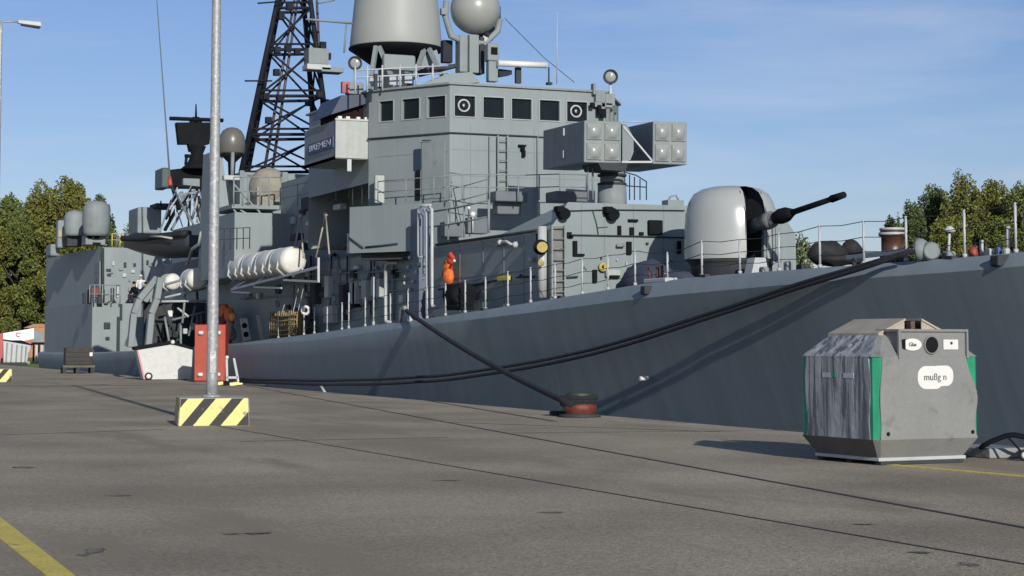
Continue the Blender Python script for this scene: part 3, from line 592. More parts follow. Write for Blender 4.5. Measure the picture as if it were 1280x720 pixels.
q = MB(); q.ext([U(533, 84, x=XB - 2.5), U(580, 78, x=XB - 2.5), U(580, 81, x=XB - 2.5), U(536, 92, x=XB - 2.5)], (-1.0, 0, 0)); sp(q, 'gantry', DARKM, None)
# ---- fire control ball on its yoke
XC = XB - 2.2; pc = U(594, 12, x=XC); D = (pc - CAM).dot(FW); rr = 31.5 * D / F
q = MB(); q.ball(tuple(pc), rr, 40); ballo = sp(q, 'tracker_radar', mat('ball grey', (.29, .305, .28), .33, .03, 1, .01))
ax = Vector((.85, -.45, .25)).normalized(); q = MB(); q.lathe(pc - ax * rr * .75, [(rr * .3, -rr * .45), (rr * .7, -rr * .25), (rr * .98, rr * .05), (rr * 1.04, rr * .42), (rr * 1.02, rr * .48)], 32, (.55, .8, .1)); sp(q, 'rear_housing', DARKM, ballo)
q = MB(); q.tube([pc + Vector((-.2, -rr * 1.15, rr * .3)), pc + Vector((-.2, -rr * 1.2, -rr * .3)), pc + Vector((-.2, -rr * .95, -rr * 1.1)), pc + Vector((-.1, -rr * .3, -rr * 1.35)), pc + Vector((-.1, rr * .5, -rr * 1.3)), pc + Vector((-.1, rr * 1.0, -rr * .8)), pc + Vector((-.1, rr * 1.1, -rr * .3))], .12, 8); sp(q, 'yoke', GREY2, ballo)
FB(575, 44, 585, 90, XC, .5, 'pedestal', GREY2, ballo, .03); FB(587, 43, 599, 91, XC + .2, .6, 'pedestal', GREY, ballo, .03); FB(600, 46, 606, 92, XC, .5, 'pedestal', DARKM, ballo, .02); FB(604, 44, 610, 62, XC, .4, 'pedestal', LIGHTG, ballo, .02)
FB(554, 50, 566, 78, XC - .5, .3, 'equipment_cabinet', NAVY, ballo, .02); FB(552, 10, 558, 18, XC, .2, 'sight', GREY2, ballo, .01); FB(622, 8, 626, 24, XC, .2, 'sight', DARKM, ballo, .01)
q = MB(); FB(610, 54, 624, 76, XC + .8, .4, '', mb=q); FB(611, 76, 623, 102, XC + .75, .3, '', mb=q); nav = sp(q, 'radar_pedestal', GREY, None, .04)
FB(614, 59, 622, 68, XC + .83, .05, 'dark_port', BLACK, nav)
q = MB(); a = U(622, 79, x=XC + .9); b = U(683, 81.5, x=XC + .9); q.cyl(a, b, .11, n=12); sp(q, 'navigation_radar', WHITE, nav)
q = MB(); a = U(686, 84, x=XC + .9); q.cyl(a, U(686, 104, x=XC + .9), .03, n=5); q.box(a.x - .1, a.x + .1, a.y - .08, a.y + .1, U(686, 106, x=XC + .9).z, U(686, 103, x=XC + .9).z); sp(q, 'aerial', DARKM, None)
q = MB(); q.ext([U(624, 86, x=XC + .6), U(640, 88, x=XC + .6), U(640, 93, x=XC + .6), U(624, 96, x=XC + .6)], (-.4, 0, 0)); sp(q, 'horn', NAVY, None)
FB(645, 84, 652, 104, XC + .7, .15, 'direction_finder', DARKM, None, .02)
q = MB(); q.tube([U(631, 23, x=XC), U(680, 72, x=XC - .3), U(718, 103, x=XC - .6)], .012, 4); sp(q, 'stay_wire', DARKM, None)
q = MB(); q.cyl(U(696, 105, x=XC), U(696.5, 15, x=XC), .028, .01, 5); sp(q, 'whip_aerial', LIGHTG, None)
# ---- lattice mast
YM = YC; XMA = U(365, 200, y=YM).x
def Lp(px, py, dx=0): return U(px, py, x=XMA + dx)
legsF = [((302, 215), (347, 0)), ((416, 215), (388, 0))]
q = MB(); 
lean = 1.35
def legp(side, back, py):
    """leg centre line at photo height py"""
    (a, ay), (b, by) = legsF[side]; f = (ay - py) / (ay - by); px = a + (b - a) * f
    p = Lp(px, py); taper = 1 - .55 * f
    if back: p = p + Vector((-2.6 * taper, (.9 if side == 0 else -.0) * taper, 0))
    return p
TOP = -150
mast = None
for sd in (0, 1):
    for bk in (0, 1):
        q = MB(); q.cyl(legp(sd, bk, 232), legp(sd, bk, TOP), .16, .10, 8)
        if mast is None: mast = sp(q, 'lattice_mast', MAST)
        else: sp(q, 'mast_leg', MAST, mast)
lv = [215, 168, 120, 62, 10, -40, -90, TOP]
for i, py in enumerate(lv):
    q = MB()
    for (a, b) in (((0, 0), (1, 0)), ((0, 0), (0, 1)), ((1, 0), (1, 1)), ((0, 1), (1, 1))): q.cyl(legp(*a, py), legp(*b, py), .085, n=6)
    q.cyl(legp(0, 0, py - 7), legp(1, 0, py - 7), .06, n=6)
    sp(q, 'mast_ring', MAST, mast)
    if i + 1 < len(lv):
        p2 = lv[i + 1]; q = MB()
        for (a, b) in (((0, 0), (1, 0)), ((0, 1), (1, 1)), ((0, 0), (0, 1)), ((1, 0), (1, 1))):
            q.cyl(legp(*a, py), legp(*b, p2), .055, n=5); q.cyl(legp(*b, py), legp(*a, p2), .055, n=5)
        sp(q, 'mast_brace', MAST, mast)
for (a, b, c, d_) in ((330, 215, 368, 0), (340, 215, 372, 0), (404, 170, 396, 0)):
    q = MB(); q.cyl(Lp(a, b, -.9), Lp(c, d_, -.6), .09, .07, 6); sp(q, 'cable_run', mat('rusty mast pipe', (.07, .06, .065), .5, .3, 3, .1), mast)
for g in ((386, 60, 411, 80, GREY2), (384, 80, 414, 87, LIGHTG), (402, 84, 430, 90, GREY2)):
    q = MB(); FB(*g[:4], XMA + .8, .9, '', mb=q); sp(q, 'mast_platform', g[4], mast, .03)
for (a, b) in (((306, 101), (340, 101)), ((322, 4), (348, 2)), ((382, 24), (441, 29)), ((398, 4), (418, 0))):
    q = MB(); q.cyl(Lp(*a, .5), Lp(*b, .5), .045, n=5); sp(q, 'yard_arm', MAST if a[0] < 380 else GREY2, mast)
q = MB(); q.cyl(U(433, 30, x=XR + 2), U(430, 66, x=XR + 2), .04, n=5); q.cyl(U(383, 24, x=XR + 2), U(441, 29, x=XR + 2), .05, n=5); sp(q, 'aerial', GREY2, mast)
for (px, py) in ((352, 20), (346, 90), (350, 122), (336, 150), (362, 8), (360, 60), (372, 64), (400, 118), (408, 128), (347, 62), (333, 120), (386, 128), (396, 150), (404, 56), (410, 70)):
    q = MB(); FB(px - 3, py - 4, px + 4, py + 4, XMA + .2, .3, '', mb=q); sp(q, 'junction_box', MAST, mast)
FB(300, 222, 420, 236, XMA + .5, 3.5, 'mast_plinth', GREY2, mast)
# ---- gun platform abeam the mast with the canvas-covered gun
XG = X345 - 4
q = MB(); FB(290, 256, 352, 261, XG + 2, 4, '', mb=q); pf2 = sp(q, 'gun_platform', GREY2)
for (a, b) in (((292, 262), (320, 296)), ((322, 262), (348, 300)), ((348, 291), (300, 262)), ((292, 230), (330, 272))):
    q = MB(); q.bar(U(*a, x=XG + 2.0), U(*b, x=XG + 1.8), .07, .07); sp(q, 'brace', GREY2, pf2)
rail([U(p, 257, x=XG + 2) for p in (292, 303, 310, 325, 336, 352)], 1.25, GREY2, .03, parent=pf2)
p = U(337, 235, x=XG - .5); q = MB(); q.ball(tuple(p), .92, 22, (.9, 1.0, .98)); q.box(p.x - .6, p.x + .6, p.y - .75, p.y + .7, p.z - .9, p.z); q.lumpy(.09, 3, 1.6); sp(q, 'covered_gun', BEIGE, pf2)
FB(280, 219, 300, 225, XG + 1, .4, 'rail_beam', LIGHTG, pf2, .03)
for g in ((300, 213, 306, 222), (285, 224, 293, 231), (360, 225, 366, 254), (353, 215, 360, 258)): FB(*g, XG + .5, .3, 'locker', GREY2, pf2, .03)
# satcom dome on a stalk
XD = X345 - 9; p = U(290, 176, x=XD); D = (p - CAM).dot(FW); rr = 16.5 * D / F
q = MB(); q.lathe((p.x, p.y, p.z), [(rr * .3, -rr * 1.25), (rr * .95, -rr * .95), (rr, -rr * .9), (rr, 0), (rr * .93, rr * .4), (rr * .72, rr * .76), (rr * .4, rr * .97), (0, rr * 1.05)], 28); sp(q, 'dome_aerial', mat('brown grey dome', (.13, .125, .11), .35, .05, 1, .02), None)
q = MB(); q.lathe((p.x, p.y, p.z - rr * 1.25), [(rr * .25, -.9), (rr * .3, -.25), (rr * .7, 0), (rr * .9, .1)], 16); sp(q, 'dome_stalk', BLACK, None)
q = MB(); q.cyl(U(291, 190, x=XD + .5), U(290, 226, x=XD + .5), .09, n=8); sp(q, 'dome_stalk', GREY2, None)
# ---- aft radar on its mast with the black square house under it
XT = U(245, 180, y=YC).x
def TB(px0, py0, px1, py1, name, m, par=None, dep=.5, bevel=.04, dx=0): return FB(px0, py0, px1, py1, XT + dx, dep, name, m, par, bevel)
q = MB(); q.ext([U(221, 153, x=XT), U(264, 153, x=XT), U(262, 180, x=XT), U(257, 181, x=XT), U(248, 189, x=XT), U(238, 189, x=XT), U(236, 180, x=XT), U(224, 180, x=XT)], (-.6, 0, 0)); trs = sp(q, 'air_search_radar', BLACK, None)
q = MB(); q.cyl(U(212, 148, x=XT), U(279, 150.5, x=XT), .12, n=8); sp(q, 'radar_bar', BLACK, trs)
q = MB(); q.cyl(U(245, 153, x=XT), U(245, 130, x=XT), .1, .04, 6); q.ext([U(237, 153, x=XT), U(253, 153, x=XT), U(249, 146, x=XT), U(241, 146, x=XT)], (-.3, 0, 0)); sp(q, 'radar_horn', BLACK, trs)
q = MB(); q.lathe(U(246, 212, x=XT), [(1.0, 0), (.6, .35), (.35, .9), (.55, 1.4)], 16); q.cyl(U(231, 195, x=XT), U(262, 195.5, x=XT), .12, n=6); sp(q, 'radar_pedestal', BLACK, trs)
q = MB(); q.tube([U(233, 197, x=XT + .3), U(232, 206, x=XT + .3)], .1, 6); q.tube([U(262, 197, x=XT + .3), U(266, 206, x=XT + .3)], .1, 6); sp(q, 'radar_frame', BLACK, trs)
q = MB(); q.ext([U(213, 212, x=XT), U(240, 209, x=XT), U(268, 206, x=XT), U(268, 233, x=XT), U(213, 232, x=XT)], (-2.4, 0, 0)); fun = sp(q, 'mast_house_top', BLACK, None)
TB(202, 209.5, 213, 235, 'end_cap', mat('dull green cap', (.035, .06, .06), .5, .2, 2, .1), fun, 2, .08)
TB(229, 223, 250, 234, 'cabinet', GREY2, fun, .5, .05, .5)
# lattice legs below it
for (a, b, r_, m) in (((216, 233), (224, 262), .13, BLACK), ((222, 232), (262, 236), .1, BLACK), ((226, 240), (240, 282), .14, GREY2), ((238, 236), (236, 285), .09, BLACK), ((243, 238), (252, 284), .16, GREY2), ((246, 236), (258, 286), .08, BLACK), ((252, 234), (262, 282), .15, GREY2), ((258, 234), (246, 278), .06, GREY2), ((222, 244), (250, 240), .1, GREY2), ((220, 262), (206, 288), .1, BLACK), ((216, 256), (232, 250), .08, GREY2), ((228, 262), (214, 288), .08, GREY2)):
    q = MB(); q.bar(U(*a, x=XT + 1.5), U(*b, x=XT + 2.0), r_ * 1.5, r_ * 1.5); sp(q, 'mast_strut', m, fun)
q = MB(); q.cyl(U(213, 232, y=YC - 3), U(196, 0, y=YC - 3), .06, .02, 6); wa = sp(q, 'whip_aerial', mat('aerial grey', (.12, .12, .13), .6, .1, 3, 0), None)
q = MB(); q.cyl(U(213, 233, y=YC - 3.02), U(212, 221, y=YC - 3.02), .14, .1, 8); sp(q, 'aerial_base', RED, wa)
rs2 = random.Random(5)
for i in range(22):
    a = (rs2.uniform(214, 258), rs2.uniform(232, 262)); b = (a[0] + rs2.uniform(-16, 16), a[1] + rs2.uniform(10, 32)); q = MB(); q.cyl(U(*a, x=XT + 1.0 + rs2.uniform(0, 3)), U(*b, x=XT + 1.5 + rs2.uniform(0, 3)), rs2.uniform(.03, .09), n=5); sp(q, 'mast_strut', rs2.choice([GREY2, BLACK, DARKM, LIGHTG]), fun)
# ---- funnel block and aft house
XFN = XT + 3
q = MB(); q.box(XT + 3, XT + 11, 23.2, 27.2, 1.2, U(230, 284, y=23.2).z); sp(q, 'funnel_house', GREY)
q = MB(); FB(172, 259, 202, 292, XT - 6, 3, '', mb=q); sp(q, 'funnel', GREY2, None, .1)
FB(195, 254, 216, 260, XT - 5, 2, 'funnel_cap', DARKM, None, .05)
q = MB(); q.cyl(U(201, 251, x=XT - 4), U(201, 258, x=XT - 4), .05, n=5); sp(q, 'aerial', BLACK, None)
# ---- hangar
YH = YS + .02; XH = U(115, 410, y=YH).x; XHA = U(56, 400, y=YH).x; zst = U(135, 379, x=XH).z
q = MB(); q.box(XHA, XH, YH, 2 * YC - YH, .7, zst); hang = sp(q, 'hangar_base', GREY)
XU = XH - 2.0; YH2 = U(128, 340, x=XU).y; zht = U(128, 309, x=XU).z; zht2 = U(62, 322, y=YH2).z
q = MB(); q.add([(XU, YH2, zst - .01), (XU, YH2, zht), (XHA, YH + .03, zht), (XHA, YH + .03, zst - .01), (XU, 30, zst - .01), (XU, 30, zht), (XHA, 30, zht), (XHA, 30, zst - .01)], [(0, 1, 2, 3), (0, 1, 5, 4), (1, 2, 6, 5), (2, 3, 7, 6), (4, 5, 6, 7)]); hg = sp(q, 'hangar', GREY)
SB(96, 330, 124, 384, YH2 - .12, .12, 'hangar_panel', GREY2, hg, .03)
q = MB(); q.cyl(U(128.5, 310, x=XU + .05), U(128.5, 378, x=XU + .05), .1, n=6); sp(q, 'drain_pipe', DARKM, hg)
for (a, b, c, d_) in ((155, 328, 158, 334), (167, 329, 170, 333), (133, 336, 139, 339), (134, 342, 139, 345), (120, 339, 124, 342)): FB(a, b, c, d_, XU + .1, .2, 'bracket', DARKM, hg)
for (a, b, c, d_) in ((130, 403, 138, 411), (132, 421, 137, 425), (146, 396, 150, 440), (150, 380, 153, 400)): FB(a, b, c, d_, XH + .12, .1, 'vent', DARKM, hang, .02)
# weapons on the hangar roof: tall domed launcher covers
def dome_gun(px, py0, py1, wpx, x, name='launcher_cover'):
    p = U(px, py1, x=x); t_ = U(px, py0, x=x); D = (p - CAM).dot(FW); r_ = wpx / 2 * D / F; h = t_.z - p.z
    q = MB(); q.lathe((p.x, p.y, p.z), [(r_ * .84, 0), (r_ * .93, h * .1), (r_, h * .4), (r_, h * .66), (r_ * .95, h * .8), (r_ * .78, h * .92), (r_ * .45, h * .985), (0, h)], 22); return sp(q, name, GREY2, None)
rg = dome_gun(120, 251, 295, 34, XH - 3); FB(107, 294, 132, 306, XH - 3, 1.5, 'launcher_base', GREY2, rg, .05)
FB(110, 295, 115, 298, XH - 2.9, .2, 'base_slot', BLACK, rg); FB(118, 295, 124, 298, XH - 2.9, .2, 'base_slot', BLACK, rg); FB(116, 303, 126, 306, XH - 2.9, .2, 'base_slot', BLACK, rg)
rg = dome_gun(93, 263, 295, 26, XH - 7); FB(84, 294, 103, 308, XH - 7, 1.5, 'launcher_base', DARKM, rg, .05)
q = MB(); FB(72, 275, 81, 310, XH - 9, .8, '', mb=q); sp(q, 'ventilator', GREY2, None, .1); FB(63, 305, 75, 320, XH - 10, 2, 'ventilator', GREY2, None, .1)
FB(73, 288, 81, 296, XH - 8.9, .1, 'ventilator_band', mat('dull yellow', (.35, .33, .2), .7, .1, 3, .1), None)
rail([U(p, 308, x=XH - 8) for p in (140, 150, 160, 175)], .85, YELLOW, .03)
rail([U(112, 379, x=XH + .6), U(118, 379, x=XH + .6), U(128, 379, x=XH + .6), U(140, 379, x=XH + .6), U(150, 379, x=XH + .6)], 1.1, GREY2, .03)
for (a, b, c, d_, m) in ((114, 359, 125, 372, BRED), (110, 362, 114, 380, BLACK), (131, 362, 136, 378, GREY2), (139, 360, 143, 376, DARKM), (146, 356, 149, 372, LIGHTG), (104, 366, 108, 380, DARKM), (122, 366, 128, 380, DARKM)):
    FB(a, b, c, d_, XH + .5, .3, 'locker', m, None, .04)
# ---- slanting davit frames left of the lamp post
for (a, b) in ((200, 0), (228, 1)):
    pass
DV = X345 - 12
for off in (0, 22):
    q = MB(); pts = [(196 + off * .2, 347), (174 + off, 374), (167 + off, 392), (163 + off, 434)]
    for i in range(3): q.bar(U(pts[i][0], pts[i][1], x=DV + off * .05), U(pts[i + 1][0], pts[i + 1][1], x=DV + off * .05), .42 if i else .35, .3)
    sp(q, 'davit_frame', GREY2, None, .04)
q = MB(); q.ext([U(198, 346, x=DV), U(203, 352, x=DV), U(184, 378, x=DV), U(176, 374, x=DV)], (-.5, 0, 0)); sp(q, 'davit_plate', GREY2, None)
for (a, b, m) in (((206, 356), (259, 341), GREY2), ((202, 377), (258, 376), LIGHTG), ((206, 372), (258, 360), LIGHTG), ((222, 385), (236, 396), LIGHTG), ((244, 382), (236, 420), GREY2), ((206, 396), (212, 430), GREY2), ((215, 400), (256, 390), GREY2), ((226, 404), (226, 432), GREY2), ((204, 380), (220, 420), DARKM), ((246, 362), (250, 424), DARKM), ((232, 364), (228, 404), GREY2)):
    q = MB(); q.cyl(U(*a, x=DV + 1.5), U(*b, x=DV + 1.8), .06, n=6); sp(q, 'davit_strut', m, None)
for (px, py, w_, h_, m) in ((213, 392, 6, 8, WHITE), (212, 404, 7, 10, DARKM), (243, 408, 5, 9, LIGHTG), (220, 418, 7, 8, DARKM), (250, 400, 6, 12, GREY2), (232, 414, 6, 7, LIGHTG), (206, 416, 5, 12, BLACK), (238, 396, 5, 8, BLACK), (252, 418, 6, 14, DARKM)):
    FB(px - w_ / 2, py - h_ / 2, px + w_ / 2, py + h_ / 2, DV + 1, .4, 'deck_gear', m, None, .04)
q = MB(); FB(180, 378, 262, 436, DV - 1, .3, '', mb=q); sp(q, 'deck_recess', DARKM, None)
rail([U(p, 313 - (p - 268) * .05, x=X345 + .0) for p in (272, 280, 288, 296, 304, 312)], .9, DARKM, .02)

# ---- gun turret
GX = U(914, 300, y=YC).x; GC = Vector((GX, YC, U(914, 325, x=GX).z)); D = (GC - CAM).dot(FW); k = D / F
rg = 59 * k; hg_ = 92 * k
prof = [(rg * .99, 0), (rg * 1.0, hg_ * .1), (rg * .985, hg_ * .40), (rg * .965, hg_ * .62), (rg * .90, hg_ * .78), (rg * .79, hg_ * .895), (rg * .62, hg_ * .96), (rg * .4, hg_ * .992), (0, hg_)]
# shell as a lathe with a gun slot left open towards the barrel
gdir = R(4)     # training direction in plan
q = MB(); n = 64; sl_h = .255
vs = []; 
for r_, z in prof:
    for i in range(n + 1):
        a = gdir + sl_h + (2 * math.pi - 2 * sl_h) * i / n
        rr_ = r_
        vs.append((GC.x + math.cos(a) * rr_, GC.y + math.sin(a) * rr_, GC.z + z))
fs = [(k_ * (n + 1) + i, k_ * (n + 1) + i + 1, (k_ + 1) * (n + 1) + i + 1, (k_ + 1) * (n + 1) + i) for k_ in range(len(prof) - 1) for i in range(n)]
q.add(vs, fs, True); tur = sp(q, 'gun_turret', GUNM)
td = Vector((math.cos(gdir), math.sin(gdir), 0)); tn = Vector((-td.y, td.x, 0))
q = MB()
for sgn in (-1, 1):
    w_ = math.sin(sl_h) * rg
    q.ext([GC + td * rg * .96 + tn * sgn * w_, GC + td * rg * .95 + tn * sgn * w_ + UPV * hg_ * .62, GC + td * rg * .75 + tn * sgn * w_ + UPV * hg_ * .9, GC + td * rg * .3 + tn * sgn * w_ * .9 + UPV * hg_ * .98, GC + td * .1 + tn * sgn * w_ + UPV * hg_ * .9, GC + td * .1 + tn * sgn * w_], tn * sgn * .02)
sp(q, 'slot_cheek', DARKM, tur)
q = MB(); q.hexa([GC + td * .15 + tn * i * w_ * .93 + UPV * .02 for i in (-1, 1)] + [GC + td * .35 + tn * i * w_ * .93 + UPV * .02 for i in (1, -1)], [GC + td * .1 + tn * i * w_ * .93 + UPV * hg_ * .97 for i in (-1, 1)] + [GC + td * .3 + tn * i * w_ * .93 + UPV * hg_ * .97 for i in (1, -1)]); sp(q, 'slot_back', BLACK, tur)
# barrel axis fitted to the photograph
pm = U(1055, 243.5, z=None, pl=(GC, tn)) ; pb0 = U(945, 281, pl=(GC, tn)); bd = (pm - pb0).normalized()
Lb = (pm - pb0).length
q = MB(); q.cyl(pb0 - bd * .5, pb0 + bd * Lb * .26, .20, .15, 16); q.cyl(pb0 + bd * Lb * .12, pb0 + bd * Lb * .19, .24, .23, 16); sp(q, 'mantlet', mat('mantlet grey', (.10, .11, .115), .5, .15, 4, .05), tur)
q = MB(); q.lathe(pb0 + bd * Lb * .22, [(.1, 0), (.17, .10), (.21, .32), (.20, .55), (.14, .72), (.10, .85)], 16, bd); bar = sp(q, 'barrel_sleeve', BLACK, tur)
q = MB(); q.cyl(pb0 + bd * Lb * .3, pb0 + bd * Lb * .9, .085, .072, 14); q.cyl(pb0 + bd * Lb * .87, pm, .10, .085, 14); sp(q, 'gun_barrel', BLACK, tur)
q = MB(); q.lathe(GC - UPV * (GC.z - ze(GX) + .1), [(rg * .86, 0), (rg * .86, GC.z - ze(GX) - .08), (rg * .9, GC.z - ze(GX) + .02), (rg * .97, GC.z - ze(GX) + .08), (rg * .5, GC.z - ze(GX) + .1)], 32); sp(q, 'turret_ring', DARKM, tur)
q = MB(); q.box(GX + 1.0, GX + 2.0, YC - 3.1, YC - 2.4, ze(GX) - .1, ze(GX) + .5); sp(q, 'turret_step', LIGHTG, tur, .05)
for (px, py0, py1, w_) in ((957, 285, 322, 4), (968, 280, 330, 3), (974, 285, 328, 8)):
    FB(px - w_ / 2, py0, px + w_ / 2, py1, GX + 1.2, .15, 'turret_bracket', GREY2, tur, .02)
q = MB(); q.ext([U(944, 322, x=GX + 2.2), U(957, 322, x=GX + 2.2), U(962, 349, x=GX + 2.2), U(938, 348, x=GX + 2.2)], (-.4, 0, 0)); sp(q, 'blast_plate', LIGHTG, None)
# lumpy dark blue hump of gear beside the turret
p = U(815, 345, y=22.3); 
q = MB(); q.ball((p.x - .2, p.y, p.z - .25), .8, 24, (1.6, .75, .85)); q.ball((p.x + .9, p.y + .1, p.z - .35), .6, 24, (1.8, .8, .8)); q.ball((p.x - .9, p.y, p.z - .4), .6, 20, (1.2, .8, .9)); q.lumpy(.13, 5, 2.6); sp(q, 'covered_gear', mat('blue canvas cover', (.045, .058, .085), .8, .12, 2, .3, 5), None)

# ---- missile launcher
XL = U(765, 230, y=YC).x; zrf = ZR; 
q = MB(); pz = U(765, 214, x=XL).z
D = (Vector((XL, YC, 5)) - CAM).dot(FW); k = D / F
q.lathe((XL, YC, zrf - .1), [(19 * k, 0), (18 * k, 1.0), (17 * k, (pz - zrf) - .35), (15 * k, (pz - zrf) - .3), (15 * k, pz - zrf + .1)], 24); lau = sp(q, 'missile_launcher', GREY2)
q = MB()
for py in (221, 232, 212): q.lathe((XL, YC, U(765, py, x=XL).z), [(17.5 * k, 0), (18.5 * k, .02), (18.5 * k, .06), (17.5 * k, .08)], 24)
sp(q, 'pedestal_band', DARKM, lau)
yaw = math.atan2(.47, .883) * -1 * .0
# launcher trains roughly at the camera: cell faces at right angles to the view
gl = R(-6)
lx = Vector((math.cos(gl), math.sin(gl), 0)); ly = Vector((-lx.y, lx.x, 0))
el = R(-2.0); lf = (lx * math.cos(el) + UPV * math.sin(el)); lu = ly.cross(lf) * -1
lu = lf.cross(ly) if lf.cross(ly).z > 0 else ly.cross(lf)
front = Vector((XL, YC, 0)) + lx * 1.35; plf = (front, lf)
def LQ(px, py): return U(px, py, pl=plf)
q = MB(); boxes = (((730, 152), (777, 203)), ((816, 153), (859, 205)))
for bi, ((x0, y0), (x1, y1)) in enumerate(boxes):
    A_ = LQ(x0, y1); Bq = LQ(x1, y0); dl = 4.2
    du = (Bq - A_).dot(ly); dv = (Bq - A_).dot(lu)
    q = MB(); P = lambda u, v, w_: A_ + ly * du * u + lu * dv * v - lf * w_
    q.hexa([P(0, 0, 0), P(1, 0, 0), P(1, 0, dl), P(0, 0, dl)], [P(0, 1, 0), P(1, 1, 0), P(1, 1, dl), P(0, 1, dl)]); cb = sp(q, 'cell_box', GREY2, lau, .03)
    for i in range(2):
        for j in range(2):
            c = P(.26 + .48 * i, .26 + .48 * j, -.002); e = .205
            vs = [c + ly * du * a * e + lu * dv * b * e for a, b in ((-1, -1), (1, -1), (1, 1), (-1, 1))] + [c + ly * du * a * e * .88 + lu * dv * b * e * .88 + lf * .05 for a, b in ((-1, -1), (1, -1), (1, 1), (-1, 1))]
            q = MB(); q.add(vs, [(0, 1, 5, 4), (1, 2, 6, 5), (2, 3, 7, 6), (3, 0, 4, 7), (4, 5, 6, 7)])
            NG = 8; g0 = len(q.v); vs = []
            for a in range(NG + 1):
                for b in range(NG + 1):
                    uu = a / NG * 2 - 1; vv = b / NG * 2 - 1; hgt_ = .045 + .11 * (1 - abs(uu) ** 2.6) * (1 - abs(vv) ** 2.6)
                    vs.append(c + ly * du * uu * e * .86 + lu * dv * vv * e * .86 + lf * hgt_)
            q.add(vs, [(a * (NG + 1) + b, (a + 1) * (NG + 1) + b, (a + 1) * (NG + 1) + b + 1, a * (NG + 1) + b + 1) for a in range(NG) for b in range(NG)], True); sp(q, 'cell_cover', mat('cell cover grey', (.27, .29, .275), .3, .03, 2, .02), lau)
    if bi == 0:
        for fv in (.28, .62):
            q = MB(); q.ext([P(-.01, .2 + (fv - .28) * 1.6, 2.0), P(-.01, .38 + (fv - .28) * 1.6, 2.0), P(-.01, .38 + (fv - .28) * 1.6, 1.9), P(-.01, .2 + (fv - .28) * 1.6, 1.9)], -ly * .04); sp(q, 'lifting_eye', LIGHTG, lau)
q = MB(); a = LQ(778, 155) - lf * .1; b = LQ(791, 200) - lf * .1
q.ext([LQ(778, 155), LQ(783, 155), LQ(792, 172), LQ(792, 190), LQ(788, 200), LQ(778, 203)], -lf * 1.4); sp(q, 'trunnion', GREY2, lau)
q = MB(); q.bar(LQ(779, 158), LQ(815, 201), .05, .05); q.bar(LQ(777, 202.5), LQ(815, 202.5), .06, .06); q.cyl(LQ(779, 152), LQ(812, 152), .02, n=5); sp(q, 'tie_bar', LIGHTG, lau)
q = MB(); q.ext([LQ(748, 203.5), LQ(785, 203.5), LQ(782, 214), LQ(752, 212)], -lf * 1.6); sp(q, 'cradle', DARKM, lau)
# cage rail behind the launcher
for i, px in enumerate((781, 787, 793, 800, 808)):
    q = MB(); q.cyl(U(px, 250, x=XL - 1.2), U(px, 216 + i * 2.6, x=XL - 1.2), .02, n=5); sp(q, 'cage_bar', GREY2, None)
q = MB(); q.tube([U(780, 215, x=XL - 1.2), U(795, 219, x=XL - 1.2), U(808, 227, x=XL - 1.2)], .02, 5); q.tube([U(780, 232, x=XL - 1.2), U(808, 234, x=XL - 1.2)], .02, 5); sp(q, 'cage_rail', GREY2, None)
q = MB(); q.tube([U(735, 250, x=XL + .8), U(735, 205, x=XL + .8)], .03, 5); q.tube([U(741, 250, x=XL + .8), U(741, 205, x=XL + .8)], .03, 5); sp(q, 'launcher_ladder', GREY2, None)
q = MB(); q.tube([U(834, 253, x=XF - .5), U(838, 246, x=XF - .5), U(845, 244, x=XF - .5), U(849, 252, x=XF - .5)], .03, 5); FB(835, 250, 855, 258, XF - .3, .4, '', mb=q); sp(q, 'hatch', GREY2, None)

# ---- deck-edge guard rail
grail = empty('guard_rail', S0); grail.location = (0, 0, 0); grail.parent = ship; WO[grail.name] = S0
st = MB(); st.cyl((0, 0, 0), (0, 0, 1), .028, n=7); st.cyl((0, 0, 0), (0, 0, .08), .05, n=7)
src = None; tops = []
STA = [(348, 396), (362, 394), (380, 386), (393, 383), (409, 380), (427.5, 378), (436, 366), (456.6, 372), (467, 346), (488, 367), (510, 363), (534, 358), (557, 354), (581.6, 350), (607, 346), (635, 339), (663.4, 334), (694, 329), (728, 322), (760, 318), (794, 312), (834.5, 315), (877.5, 300), (925, 298), (974, 291), (1025, 281), (1080, 275), (1133, 270), (1206, 262), (1270, 253), (1310, 249)]
tl = []
for (px, py) in STA:
    b = edge_solve(px, lerp(EDGE, px), .12); b.z = ze(b.x); t_ = U(px, py, y=b.y); h = t_.z - b.z
    if src is None: src = localmesh(st, 'stanchion', LIGHTG, grail, b - S0); o = src
    else: o = inst(src, grail, b - S0)
    o.scale = (1, 1, h)
    if px in (436, 467): continue
    tl.append((b, h))
for f in (.97, .62, .3):
    q = MB(); pts = []
    for (b, h), (b2, h2) in zip(tl, tl[1:]):
        p0 = b + UPV * h * f; p1 = b2 + UPV * h2 * f; pts += [p0, (p0 + p1) / 2 - UPV * .04]
    pts.append(tl[-1][0] + UPV * tl[-1][1] * f); q.tube(pts, .011, 4); sp(q, 'guard_wire', DARKM, grail)
# ---- foredeck fittings
def on_edge(px, ins=.5): b = edge_solve(px, lerp(EDGE, px), ins); b.z = ze(b.x); return b
